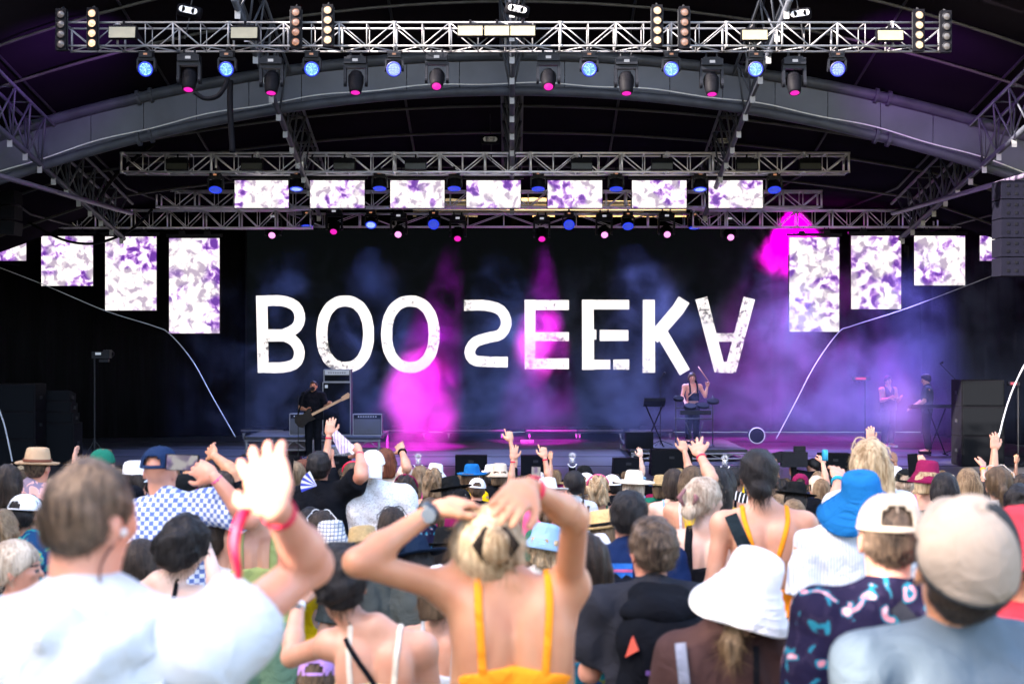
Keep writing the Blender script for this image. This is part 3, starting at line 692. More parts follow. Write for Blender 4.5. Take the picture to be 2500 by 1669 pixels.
def mic_stand(px, Y, z, H, label, boom=(.3, 0)):
    t = thing('microphone_stand', label, 'microphone stand', onstage(px, Y, z)); m = MB()
    m.tube([(0, 0, .02), (0, 0, H)], .010, 6)
    for a in (0, 2.1, 4.2): m.tube([(0, 0, .12), (.28 * math.cos(a), .28 * math.sin(a), .01)], .009, 5)
    m.build('stand', DSTEEL, t)
    m = MB(); m.tube([(-boom[0] * .3, .0, H - .1), (boom[0], -.05, H + boom[1])], .008, 5); m.build('boom', DSTEEL, t)
    m = MB(); m.tube([(boom[0], -.05, H + boom[1]), (boom[0] + .02, -.14, H + boom[1] + .02)], [.014, .018], 8); m.lathe([(0, -.03), (.022, -.02), (.028, 0), (.022, .02), (0, .03)], 10, Matrix.Translation((boom[0] + .024, -.16, H + boom[1] + .025))); m.build('microphone', DSTEEL, t, True)
    return t
mic_stand(728, 31.2, DECK, 1.45, 'black microphone stand with boom in front of the guitarist', (.34, .12))
mic_stand(1612, 32.5, R2, 1.55, 'thin black microphone stand beside the keyboard stand', (.06, .08))
mic_stand(2330, 33.0, DECK, 1.75, 'tall microphone stand with angled boom behind the keyboard player', (-.35, .35))
# electronic drum rack
t = thing('electronic_drum_rack', 'chrome electronic drum rack with flat pads in front of the bare chested drummer', 'drum kit', onstage(1695, 32.3, R2))
m = MB()
for sx in (-.42, .42):
    m.tube([(sx, 0, 0), (sx, 0, 1.15)], .016, 8); m.tube([(sx, -.2, .02), (sx, .2, .02)], .014, 6); m.tube([(sx, 0, .62), (sx, .25, .62)], .012, 6)
m.tube([(-.42, 0, .62), (.42, 0, .62)], .016, 8); m.tube([(-.42, 0, .86), (.42, 0, .86)], .016, 8); m.tube([(-.2, 0, .55), (0, -.1, 0)], .012, 6); m.tube([(.2, 0, .55), (.05, -.1, 0)], .012, 6)
m.build('rack_frame', GSTEEL, t, True)
for i, (x, z, r) in enumerate(((-.36, 1.08, .12), (-.1, .9, .15), (.2, .92, .14), (.42, 1.02, .14))):
    m = MB(); m.lathe([(0, -.03), (r, -.03), (r, .02), (r * .96, .025), (0, .028)], 20, Matrix.Translation((x, -.05, z)) @ rotx(.35).to_4x4()); m.build('drum_pad', [GRILLE, SATIN, SATIN, SATIN][i], t)
m = MB(); m.box((.02, -.05, .76), (.7, .12, .1)); m.build('sampler', SATIN, t)
# keyboards on x stand
def keyboard(px, Y, z, W, H, label, tilt=.25):
    t = thing('keyboard_stand', label, 'keyboard', onstage(px, Y, z)); m = MB()
    for s_ in (-1, 1): m.tube([(-.2 * s_, .1, .02), (.2 * s_, .1, H - .05)], .016, 6); m.tube([(.2 * s_, -.1, .02), (.2 * s_, .28, .02)], .014, 6)
    m.build('stand', BLACK, t)
    m = MB(); m.box((0, .05, H), (W, .3, .07), rotx(tilt)); k = m.build('keyboard', SATIN, t)
    m = MB(); m.box((0, -.02, H + .03), (W * .92, .13, .02), rotx(tilt)); m.build('keys', WHITEP, k)
    return t
keyboard(1598, 32.0, R2, .48, 1.0, 'small tilted keyboard on a black stand left of the drummer', -.5)
keyboard(2290, 32.6, DECK, 1.25, 1.12, 'long dark keyboard desk in front of the man at the right side of the stage', -.1)
t = thing('bass_drum_hoop', 'thin pale bass drum hoop standing in the purple smoke right of the drummer', 'drum', onstage(1848, 33, R2 + .19)); m = MB()
m.tube([(.18 * math.cos(a), 0, .18 * math.sin(a)) for a in np.linspace(0, 2 * PI, 33)], .012, 6); m.build('hoop', WHITEP, t, True)
m = MB(); m.lathe([(0, .02), (.17, .02), (.17, .3), (0, .3)], 24, rotx(-PI / 2).to_4x4()); m.build('shell', BLACK, t)
# speakers
def speaker(px, Y, z, W, H, D, name, label, horn=False, group=None, rx=0):
    t = thing(name, label, 'speaker', onstage(px, Y, z), 0, group); m = MB(); m.box((0, D / 2, H / 2), (W, D, H)); m.build('cabinet', BLACK, t)
    m = MB(); m.box((0, -.01, H / 2), (W - .06, .02, H - .06)); m.build('grille', GRILLE, t)
    m = MB()
    for sx in (-1, 1): m.box((sx * (W / 2 + .003), D / 2, H / 2), (.012, .16, .07))
    m.build('handle', DSTEEL, t)
    if rx: t.rotation_euler = (rx, 0, 0)
    return t
for i, h in enumerate((.57, .57, .57)): speaker(36, 29.6, DECK + i * .575, .86, .57, .7, 'subwoofer', 'large black speaker box in the left edge stack, ' + ['bottom', 'middle', 'top'][i] + ' one', group='left edge speaker stack')
speaker(143, 30.4, DECK, .66, .86, .6, 'subwoofer', 'black upright speaker box under the curved small array on the left')
for i in range(3): speaker(143 - i * 3, 30.4 + i * .03, DECK + .865 + i * .235, .62 - i * .03, .23, .45, 'array_speaker', 'small array speaker stacked on the left upright box, ' + ['lowest', 'middle', 'top'][i] + ' one', group='left small array', rx=-.06 * (i + 1))
for i, h in enumerate((.62, .62, .55)): speaker(2400, 29.8, DECK + i * .625, .90, h, .7, 'subwoofer', 'large dim speaker box in the right wing stack, ' + ['bottom', 'middle', 'top'][i] + ' one', group='right wing speaker stack')
for i in range(5): 
    p = P(2484, 650 - i * 47, 24.5)
    t = thing('line_array_speaker', 'hanging line array speaker at the right picture edge, ' + ['lowest', 'second lowest', 'middle', 'second highest', 'highest'][i] + ' one', 'speaker', p, group='right hanging line array')
    m = MB(); m.box((.1, .25, 0), (.75, .5, .315)); m.build('cabinet', mat('slate speaker paint', (.006, .006, .012), .7, spec=.05), t)
    m = MB()
    for qx in (-.16, -.02, .12):
        for qz in (-.07, .07): m = MB(); m.box((qx, -.004, qz), (.05, .01, .05)); m.build('vent', BLACK, t)
for i in range(3):
    p = P(14, 552 - i * 34, 29)
    t = thing('line_array_speaker', 'dark hanging line array speaker at the left picture edge, ' + ['lowest', 'middle', 'highest'][i] + ' one', 'speaker', p, group='left hanging line array')
    m = MB(); m.box((-.2, .25, 0), (.75, .5, .27), roty(.1 * (1 - i))); m.build('cabinet', BLACK, t)
    m = MB(); m.box((.02, -.005, 0), (.2, .01, .14)); m.build('vent', GRILLE, t)
def wedge(px, Y, W, H, label):
    t = thing('floor_monitor', label, 'monitor speaker', onstage(px, Y)); m = MB()
    x = W / 2; m.add([(-x, 0, 0), (x, 0, 0), (x, .5, 0), (-x, .5, 0), (-x, 0, H), (x, 0, H), (x, .3, H), (-x, .3, H)], [(0, 3, 2, 1), (4, 5, 6, 7), (0, 1, 5, 4), (1, 2, 6, 5), (2, 3, 7, 6), (3, 0, 4, 7)]); m.build('cabinet', BLACK, t)
    m = MB(); m.box((0, -.006, H / 2), (W - .05, .012, H - .05)); m.build('rear_panel', GRILLE, t)
    m = MB(); m.box((0, -.018, H * .7), (.1, .012, .05)); m.build('handle', DSTEEL, t); return t
for px, Y, W, H, lb in ((1150, 27.8, .62, .38, 'black floor monitor on the stage front beside the magenta beam'), (1308, 27.8, .58, .38, 'black floor monitor on the stage front right of the middle'), (700, 27.7, .5, .36, 'black floor monitor on the stage front before the guitarist, left one'),
                        (822, 27.7, .5, .36, 'black floor monitor on the stage front before the guitarist, right one'), (1535, 27.6, .6, .34, 'black floor monitor before the left end of the drum riser'), (1640, 27.7, .8, .5, 'wide black floor monitor before the middle of the drum riser'),
                        (2040, 27.8, .6, .42, 'black floor monitor in purple smoke near the camera operator')): wedge(px, Y, W, H, lb)
speaker(1562, 31.5, R2, .6, .36, .5, 'drum_monitor', 'black speaker box on the left end of the drum riser')
# bottle, camera stand, misc
t = thing('water_bottle', 'small teal water bottle standing on the bass riser', 'bottle', onstage(797, 32.95, R1)); m = MB(); m.lathe([(.0, 0), (.035, 0), (.035, .15), (.014, .19), (.014, .21)], 12); m.build('bottle', mat('teal plastic', (.03, .35, .32), .3), t, True); m = MB(); m.lathe([(.016, .205), (.016, .23), (0, .23)], 12); m.build('cap', WHITEP, t)
p = onstage(231, 30.5)
t = thing('broadcast_camera', 'video camera on a tall slim lighting stand in the left wing', 'video camera', p); m = MB(); m.tube([(0, 0, 0), (0, 0, 2.25)], .018, 8)
for a_ in (0, 2.1, 4.2): m.tube([(0, 0, .5), (.38 * math.cos(a_), .38 * math.sin(a_), .01)], .012, 6)
m.build('stand', DSTEEL, t)
m = MB(); m.box((.1, 0, 2.32), (.28, .16, .14)); m.box((.28, -.02, 2.34), (.14, .18, .18)); m.box((.22, -.05, 2.2), (.2, .1, .06)); c = m.build('camera_body', SATIN, t)
m = MB(); m.lathe([(.07, 0), (.08, .12), (0, .12)], 14, Matrix.Translation((.3, .07, 2.34)) @ rotx(-PI / 2).to_4x4()); m.build('lens', BLACK, c); m = MB(); m.box((.1, -.085, 2.35), (.12, .008, .05)); m.build('label_plate', WHITEP, c)
def light_rack(px, py, Y, label, w_=.22):
    p = onstage(px, Y); z = P(px, py, Y).z - DECK; t = thing('equipment_stand', label, 'stand', p); m = MB(); m.tube([(0, 0, 0), (0, 0, z)], .014, 6); m.tube([(-.2, -.1, .01), (.2, .1, .01)], .014, 6); m.build('pole', DSTEEL, t)
    m = MB(); m.box((-.1, 0, z), (w_, .14, .09)); u = m.build('unit', SATIN, t); m = MB(); m.box((-.12, -.075, z + .0), (w_ * .6, .01, .05)); m.build('red_display', emit('red display', (1, .03, .12), 1.0 / EX), u)
light_rack(2112, 923, 33.5, 'thin stand with a glowing red display in the purple smoke', .4)
light_rack(2486, 935, 30, 'dark stand with a small red light at the right edge')
# pineapple ornaments on posts at the stage front
for i, (px, py, sc_) in enumerate(((1021, 1119, 1), (1397, 1117, 1), (1769, 1122, 1))):
    p = P(px, py, 26.5); t = thing('pineapple_ornament', 'silver pineapple shaped ornament on a dark post at the stage front, %s one' % ['left', 'middle', 'right'][i], 'ornament', (p.x, p.y, 0), group='pineapple ornaments'); z = p.z
    m = MB(); m.box((0, .02, (z - .14) / 2), (.12, .12, z - .14)); m.build('post', BLACK, t)
    m = MB()
    for k in range(7): m.tube([(.085 * math.cos(a), -.05, z - .03 - .1 + .09 * math.sin(a) + .05) for a in np.linspace(PI + .25 + k * 0, 2 * PI - .25, 9)], .016, 6) if k == 0 else None
    for k in range(4):
        a = -PI / 2 + (k - 1.5) * .45; m.tube([(.07 * math.cos(a) * 1.2, -.05, z - .06 + .06 * math.sin(a)), (.05 * (k - 1.5) * -.8, -.05, z + .03)], .006, 5)
    for s_ in (-1, 1):
        for q in range(3): m.tube([(s_ * .06, -.05, z - .05 + q * .03), (s_ * -.02, -.05, z - .08 + q * .035)], .006, 5)
    m.build('fruit', mat('polished silver', (.8, .8, .82), .25, .6), t, True)
    m = MB()
    for k in range(7):
        a = math.radians(20 + k * 23); m.tube([(0, -.05, z + .03), (.05 * math.cos(a), -.05, z + .03 + .05 * math.sin(a)), (.085 * math.cos(a), -.06, z + .03 + .085 * math.sin(a))], [.008, .009, .002], 5)
    m.build('leaf', mat('polished silver', (.8, .8, .82)), t, True)
# crowd barrier
t = thing('crowd_barrier', 'low steel crowd barrier between the front row and the stage', 'barrier', (0, 25.9, 0)); m = MB()
for k in range(20):
    x = -11.4 + k * 1.2; m.box((x, .0, .58), (1.16, .04, 1.05))
m.build('panel', BLACK, t); m = MB(); m.tube([(-12, 0, 1.14), (12, 0, 1.14)], .025, 8); m.build('rail', STEEL, t, True)
# ------------------------------------------------------------------ smoke and the lamps that light it
def smoke(name, label, c, rad, dens, scale, lo, hi, col, kx=0, kz=0, box=True, detail=4, seed=0):
    m = MB()
    if box: m.box((0, 0, 0), (2, 2, 2))
    else:
        prof = [(math.sin(a), -math.cos(a)) for a in np.linspace(0, PI, 13)]; m.lathe([(max(r, .001), z) for r, z in prof], 20)
    mt = bpy.data.materials.new(name); mt.use_nodes = True; t = mt.node_tree; t.nodes.clear()
    out = t.nodes.new('ShaderNodeOutputMaterial'); v = t.nodes.new('ShaderNodeVolumePrincipled'); t.links.new(v.outputs[0], out.inputs[1])
    v.inputs['Color'].default_value = (*col, 1); v.inputs['Anisotropy'].default_value = .2
    tc = t.nodes.new('ShaderNodeTexCoord'); n = t.nodes.new('ShaderNodeTexNoise'); n.inputs['Scale'].default_value = scale; n.inputs['Detail'].default_value = detail; n.inputs['Distortion'].default_value = .8; n.noise_dimensions = '3D'
    geo = t.nodes.new('ShaderNodeVectorMath'); geo.operation = 'MULTIPLY_ADD'; geo.inputs[1].default_value = rad; geo.inputs[2].default_value = (seed, seed * 2, 0)
    t.links.new(tc.outputs['Object'], geo.inputs[0]); t.links.new(geo.outputs[0], n.inputs['Vector'])
    def M(op, a, b=None, clamp=False):
        x = t.nodes.new('ShaderNodeMath'); x.operation = op; x.use_clamp = clamp
        for i, q in enumerate((a, b)):
            if q is None: continue
            if isinstance(q, (int, float)): x.inputs[i].default_value = q
            else: t.links.new(q, x.inputs[i])
        return x.outputs[0]
    s = t.nodes.new('ShaderNodeSeparateXYZ'); t.links.new(tc.outputs['Object'], s.inputs[0])
    mr = t.nodes.new('ShaderNodeMapRange'); mr.inputs[1].default_value = lo; mr.inputs[2].default_value = hi; mr.interpolation_type = 'SMOOTHSTEP'
    src = n.outputs[0]
    if kx: src = M('ADD', src, M('MULTIPLY', s.outputs[0], kx))
    if kz: src = M('ADD', src, M('MULTIPLY', s.outputs[2], kz))
    t.links.new(src, mr.inputs[0]); d = mr.outputs[0]
    if box:
        for k in (0, 1, 2):
            e = M('SUBTRACT', 1.0, M('ABSOLUTE', s.outputs[k])); d = M('MULTIPLY', d, M('MULTIPLY', e, [4.0, 2.5, 4.0][k] if k < 2 or not kz else 3.0, True))
    else:
        ln = t.nodes.new('ShaderNodeVectorMath'); ln.operation = 'LENGTH'; t.links.new(tc.outputs['Object'], ln.inputs[0])
        f = t.nodes.new('ShaderNodeMapRange'); f.inputs[1].default_value = 1.0; f.inputs[2].default_value = .25; f.interpolation_type = 'SMOOTHSTEP'; t.links.new(ln.outputs['Value'], f.inputs[0]); d = M('MULTIPLY', d, f.outputs[0])
    t.links.new(M('MULTIPLY', d, dens), v.inputs['Density'])
    o = m.build(name, mt); o.location = c; o.scale = rad
    return tag(o, label, 'smoke', None, 'stuff')
sm1 = smoke('stage_smoke', 'blue violet stage smoke drifting over the right half of the stage', (3.2, 34.6, 4.0), (11.5, 4.0, 2.45), .20, .85, .44, .80, (.46, .53, .84), kx=.09, kz=-.09)
LK = .52
def spot_lamp(name, p, q, energy, col, deg, blend=.4, soft=.05):
    l = bpy.data.lights.new(name, 'SPOT'); l.energy = energy * LK; l.color = col; l.spot_size = math.radians(deg); l.spot_blend = blend; l.shadow_soft_size = soft
    o = bpy.data.objects.new(name, l); COL.objects.link(o); o.location = p; o.rotation_euler = (Vector(q) - Vector(p)).to_track_quat('-Z', 'Y').to_euler(); return o
MG = (1.0, .0, .80)
spot_lamp('spotlight_beam', P(1130, 500, 31.2), P(1028, 985, 34.7), 13000, MG, 24, .8)
spot_lamp('spotlight_beam', P(1330, 500, 31.2), P(1320, 840, 34.7), 13000, MG, 19, .8)
spot_lamp('spotlight_beam', P(1935, 495, 37.3), P(1942, 650, 37.1), 2600, MG, 84, .9)
spot_lamp('spotlight_beam', P(2110, 640, 31.5), P(2200, 1010, 32.3), 800, (.8, .08, .75), 20, .9)
smoke('smoke_plume', 'saturated magenta smoke column standing behind the stage left of the middle', P(1025, 1000, 34.7), (1.15, .7, 2.15), 1.5, .9, .34, .66, (.9, .85, .95), box=False, detail=2, seed=3)
smoke('smoke_plume', 'magenta smoke puff floating in front of the first letter E', P(1322, 830, 34.7), (.95, .55, 1.2), 1.1, 1.3, .34, .70, (.9, .85, .95), box=False, detail=2, seed=9)
smoke('smoke_plume', 'bright magenta smoke cloud behind the tallest right hand screen', P(1940, 602, 37.1), (1.35, .5, 1.0), 2.0, 1.8, .36, .70, (.9, .85, .95), box=False, detail=2, seed=5)
smoke('smoke_plume', 'faint magenta smoke patch low at the right of the stage', P(2200, 1010, 32.4), (1.1, .8, 1.3), .35, .9, .35, .65, (.9, .85, .95), box=False, detail=2, seed=7)
for q, (px, tx, ty, e, c) in enumerate(((906, 900, 850, 1500, (.24, .38, 1)), (1533, 1600, 850, 1600, (.30, .38, 1)), (1841, 1950, 900, 2300, (.46, .38, 1)), (2300, 2150, 950, 1700, (.30, .25, 1)), (750, 560, 1000, 1100, (.24, .38, 1)), (1200, 1250, 850, 1500, (.26, .40, 1)))):
    spot_lamp('wash_beam', P(px, 560, 34.5), P(tx, ty, 33.5), e, c, 60, .9, .2)
spot_lamp('wash_beam', P(1438, 170, 26.2), P(1400, 1150, 28.3), 900, (.12, .1, 1), 34, .8, .1)
spot_lamp('wash_beam', P(358, 215, 23.6), (-8.5, 25.5, 9.3), 150, (.45, .12, 1), 75, .9, .1)
spot_lamp('wash_beam', P(2043, 215, 23.6), (8.5, 26.5, 9.3), 230, (.5, .1, .9), 75, .9, .1)
spot_lamp('wash_beam', P(1000, 560, 31), P(765, 1000, 31.5), 120, (1, .45, .65), 26, .7, .1)
spot_lamp('wash_beam', P(1600, 560, 30), P(1690, 980, 33), 160, (1, .5, .8), 18, .7, .1)
# ------------------------------------------------------------------ people: smooth bodies from signed distance fields
def cap(a, b, ra, rb=None, k=.03, sq=None): return ('c', np.array(a, float), np.array(b, float), ra, ra if rb is None else rb, k, sq)
def elp(c, r, k=.03, R=None): return ('e', np.array(c, float), np.array(r, float), R, k)
def pd(p, X):
    if p[0] == 'c':
        _, a, b, ra, rb, k, sq = p
        if sq is not None:   # squash: (axis vector, factor)
            ax = np.array(sq[0], float); f = sq[1]
            mid = (a + b) / 2; Xr = X - mid; dpt = Xr @ ax; X = X + np.outer(dpt, ax) * (1 / f - 1)
            ab = b - a; pa = X - a; t = np.clip((pa @ ab) / max(ab @ ab, 1e-9), 0, 1)
            d = np.linalg.norm(pa - np.outer(t, ab), axis=1) - (ra + (rb - ra) * t)
            return d * (.5 + .5 * f)
        ab = b - a; pa = X - a; t = np.clip((pa @ ab) / max(ab @ ab, 1e-9), 0, 1)
        return np.linalg.norm(pa - np.outer(t, ab), axis=1) - (ra + (rb - ra) * t)
    _, c, r, R, k = p; q = X - c
    if R is not None: q = q @ R
    k0 = np.linalg.norm(q / r, axis=1); k1 = np.linalg.norm(q / (r * r), axis=1)
    return k0 * (k0 - 1) / np.maximum(k1, 1e-9)
def pbox(p):
    if p[0] == 'c':
        r = max(p[3], p[4]); return np.minimum(p[1], p[2]) - r, np.maximum(p[1], p[2]) + r
    r = p[2].max(); return p[1] - r, p[1] + r
def smin(a, b, k):
    h = np.maximum(k - np.abs(a - b), 0) / k; return np.minimum(a, b) - h * h * k * .25
def field_at(prims, X, infl=0):
    D = np.full(len(X), 9.0)
    for p in prims: D = smin(D, pd(p, X) - infl, p[-2] if p[0] == 'c' else p[-1])
    return D
def nets(prims, h, infl=0, cut=(), noise=None, cutk=0):
    lo = np.min([pbox(p)[0] for p in prims], 0) - infl - 3 * h; hi = np.max([pbox(p)[1] for p in prims], 0) + infl + 3 * h
    n = np.ceil((hi - lo) / h).astype(int) + 1
    ax = [lo[i] + h * np.arange(n[i]) for i in range(3)]
    D = np.full(n, 1.0)
    for p in prims:
        k = p[-2] if p[0] == 'c' else p[-1]; a, b = pbox(p); mg = k + 3 * h + infl + .012
        i0 = np.maximum(((a - mg - lo) / h).astype(int), 0); i1 = np.minimum(((b + mg - lo) / h).astype(int) + 2, n)
        if (i1 <= i0).any(): continue
        G = np.stack(np.meshgrid(ax[0][i0[0]:i1[0]], ax[1][i0[1]:i1[1]], ax[2][i0[2]:i1[2]], indexing='ij'), -1)
        sh = G.shape[:3]; d = pd(p, G.reshape(-1, 3)).reshape(sh) - infl
        sl = (slice(i0[0], i1[0]), slice(i0[1], i1[1]), slice(i0[2], i1[2])); D[sl] = smin(D[sl], d, k)
    if noise is not None or cut:
        G = np.stack(np.meshgrid(*ax, indexing='ij'), -1).reshape(-1, 3)
        Df = D.reshape(-1)
        if noise is not None: 
            msk = np.abs(Df) < .06; Df[msk] += noise(G[msk])
        for c in cut:
            if callable(c): Df = np.maximum(Df, c(G))
            else: Df = np.maximum(Df, G @ np.array(c[0], float) - c[1])
        D = Df.reshape(n)
    D = D.astype(np.float32); ins = D < 0
    cs = tuple(n - 1); acc = np.zeros(cs + (3,), np.float32); cnt = np.zeros(cs, np.float32)
    quads = []; 
    idx = -np.ones(cs, np.int64)
    edges = []
    for a in range(3):
        s0 = [slice(None)] * 3; s1 = [slice(None)] * 3; s0[a] = slice(0, -1); s1[a] = slice(1, None)
        d0, d1 = D[tuple(s0)], D[tuple(s1)]; ch = (d0 < 0) != (d1 < 0)
        I = np.argwhere(ch)
        if not len(I): continue
        v0 = d0[ch]; v1 = d1[ch]; t = v0 / (v0 - v1)
        pt = I.astype(np.float32); pt[:, a] += t
        o = [x for x in range(3) if x != a]
        ok = np.ones(len(I), bool)
        for x in o: ok &= (I[:, x] > 0) & (I[:, x] < n[x] - 1)
        I = I[ok]; pt = pt[ok]; v0 = v0[ok]; cells = []
        for (u, v) in ((-1, -1), (0, -1), (0, 0), (-1, 0)):
            c = I.copy(); c[:, o[0]] += u; c[:, o[1]] += v; cells.append(c)
            np.add.at(acc, tuple(c.T), pt); np.add.at(cnt, tuple(c.T), 1)
        edges.append((a, cells, v0 < 0))
    act = cnt > 0; idx[act] = np.arange(act.sum())
    V = acc[act] / cnt[act][:, None] * h + lo
    for a, cells, neg in edges:
        q = np.stack([idx[tuple(c.T)] for c in cells], 1)
        flip = neg if a == 1 else ~neg
        q[flip] = q[flip][:, ::-1]
        quads.append(q)
    return V, np.concatenate(quads)
def mesh_np(name, V, Q, mats, parent, sc_=1.0, mi=None):
    me = bpy.data.meshes.new(name); me.vertices.add(len(V)); me.vertices.foreach_set('co', (V * sc_).astype(np.float32).ravel())
    me.loops.add(len(Q) * 4); me.loops.foreach_set('vertex_index', Q.astype(np.int32).ravel())
    me.polygons.add(len(Q)); me.polygons.foreach_set('loop_start', np.arange(0, len(Q) * 4, 4, dtype=np.int32)); 
    for m in mats: me.materials.append(m)
    me.update(calc_edges=True); me.validate()
    me.polygons.foreach_set('use_smooth', np.ones(len(me.polygons), bool))
    if mi is not None and len(mi) == len(me.polygons): me.polygons.foreach_set('material_index', mi.astype(np.int32))
    o = bpy.data.objects.new(name, me); COL.objects.link(o); o.parent = parent; return o
def rz(a): c, s = math.cos(a), math.sin(a); return np.array([[c, -s, 0], [s, c, 0], [0, 0, 1.0]])
def rx_(a): c, s = math.cos(a), math.sin(a); return np.array([[1, 0, 0], [0, c, -s], [0, s, c.real]])
def ry_(a): c, s = math.cos(a), math.sin(a); return np.array([[c, 0, s], [0, 1, 0], [-s, 0, c]])
PIV = np.array([0, -.01, 1.49])
def rno(G, f, seed=3, n=7):
    r = np.random.RandomState(seed); o = 0
    for _ in range(n):
        d = r.normal(size=3); d /= np.linalg.norm(d); o = o + np.sin(G @ d * f * r.uniform(.6, 1.4) + r.uniform(0, 6.28))
    return o / n ** .5
SKIN = {k: skinmat('skin ' + k, c) for k, c in dict(fair=(.58, .30, .20), tan=(.53, .25, .14), brown=(.22, .11, .065), pale=(.62, .42, .34), pink=(.58, .265, .18)).items()}
EYE_M = mat('dark brows and eyes', (.03, .02, .018), .5); LIP_M = mat('lips', (.35, .12, .11), .5)
HAIR = dict(black=hairmat('black hair', (.008, .007, .008), (.025, .022, .022)), dark=hairmat('dark brown hair', (.016, .011, .009), (.05, .035, .026)),
            brown=hairmat('brown hair', (.045, .027, .016), (.13, .085, .05)), light=hairmat('light brown hair', (.10, .06, .032), (.28, .19, .11)),
            blond=hairmat('blond streaked hair', (.19, .115, .055), (.55, .42, .26)), ash=hairmat('ash blond hair', (.24, .17, .12), (.60, .50, .39)),
            red=hairmat('auburn hair', (.07, .02, .012), (.18, .06, .03)), buzz=hairmat('short grey brown hair', (.022, .015, .011), (.15, .10, .068)))
def kind_bare(sh): return sh[0] in ('cami', 'vneck', 'tank', 'dress', 'none')
def unit(v): v = np.array(v, float); return v / max(np.linalg.norm(v), 1e-9)
def hand_prims(Wp, f, n, right, spread=.12, curl=.25, point=False, fist=False, sc=1.0):
    if sc != 1.0:
        return [(p[0], Wp + (p[1] - Wp) * sc, Wp + (p[2] - Wp) * sc, p[3] * sc, p[4] * sc, p[5], p[6]) for p in hand_prims(Wp, f, n, right, spread, curl, point, fist)]
    f = unit(f); n = unit(np.array(n) - f * (np.array(n) @ f)); u = np.cross(f, n) * (1 if right else -1)
    pr = [cap(Wp, Wp + f * .03, .026, .030, .02, (n, .72)), cap(Wp + f * .035 + u * .012, Wp + f * .075 + u * .014, .033, .031, .015, (n, .42)), cap(Wp + f * .035 - u * .012, Wp + f * .072 - u * .016, .03, .028, .015, (n, .42))]
    for i, (o, L) in enumerate(((.031, .070), (.011, .079), (-.010, .073), (-.030, .057))):
        a = spread * (1.2 - i * .8) + .02 * i; b0 = Wp + f * (.088 - abs(i - 1.2) * .004) + u * o
        cu = curl * (1 + .25 * i)
        if point and i > 0: cu = 1.5
        if fist: cu = 1.5
        d = unit(f * math.cos(a) + u * math.sin(a)); p = b0; r = .0098 - .0006 * (i == 3)
        for j, fr in enumerate((.44, .32, .24)):
            dd = unit(d * math.cos(cu * (.45 + j * .7)) + n * math.sin(cu * (.45 + j * .7))); q = p + dd * L * fr; pr.append(cap(p, q, r, r * .92, .007)); p = q; r *= .92
    t0 = Wp + f * .025 + u * .024; t1 = t0 + unit(f * .6 + u * .75 + n * .2) * .042; t2 = t1 + unit(f * .85 + u * .4 + n * .25) * .032; t3 = t2 + unit(f * .95 + u * .1 + n * .3) * .024
    pr += [cap(t0, t1, .016, .012, .018), cap(t1, t2, .0115, .0105, .006), cap(t2, t3, .0105, .009, .006)]
    return pr
def reach(S, px, py, L, sign, loc, R, s):
    """point at distance L (local units) from S on the sight line through a pixel"""
    d = np.array([(px - 1250) / F, 1.0, -(py - 834) / F]); o = np.array([0, 0, EYE])
    Sw = loc + R @ (S * s); Ls = L * s; A = d @ d; B = d @ (o - Sw); C = (o - Sw) @ (o - Sw) - Ls * Ls
    disc = B * B - A * C
    t = (-B + (sign * math.sqrt(disc) if disc > 0 else 0)) / A
    q = R.T @ (o + d * t - loc) / s; v = q - S; ln = np.linalg.norm(v)
    return S + v / ln * L
def flyaway(V, Q, ctr, spec):
    ln, n = spec; idx = RS.randint(0, len(V), n); st = V[idx]; d = st - ctr; d[:, 2] *= .35; d /= np.linalg.norm(d, axis=1)[:, None] + 1e-9
    tg = RS.normal(size=(n, 3)) * .5 + np.array([0, 0, -.9]); tg -= d * (tg * d).sum(1)[:, None] * .8; tg /= np.linalg.norm(tg, axis=1)[:, None]
    L = ln * RS.uniform(.5, 1.3, n)[:, None]; side = np.cross(d, tg) * .0008; ps = []
    for k in range(4):
        f = k / 3; c = st + tg * L * f + d * (L * .38 * f * (1.25 - f)) + RS.normal(size=(n, 3)) * .0008 * k
        w_ = 1 - .7 * f; ps += [c - side * w_, c + side * w_]
    P_ = np.stack(ps, 1).reshape(-1, 3); b = len(V) + np.arange(n)[:, None] * 8
    q = np.concatenate([b + np.array([[2 * k, 2 * k + 1, 2 * k + 3, 2 * k + 2]]) for k in range(3)])
    return np.concatenate([V, P_]), np.concatenate([Q, q])
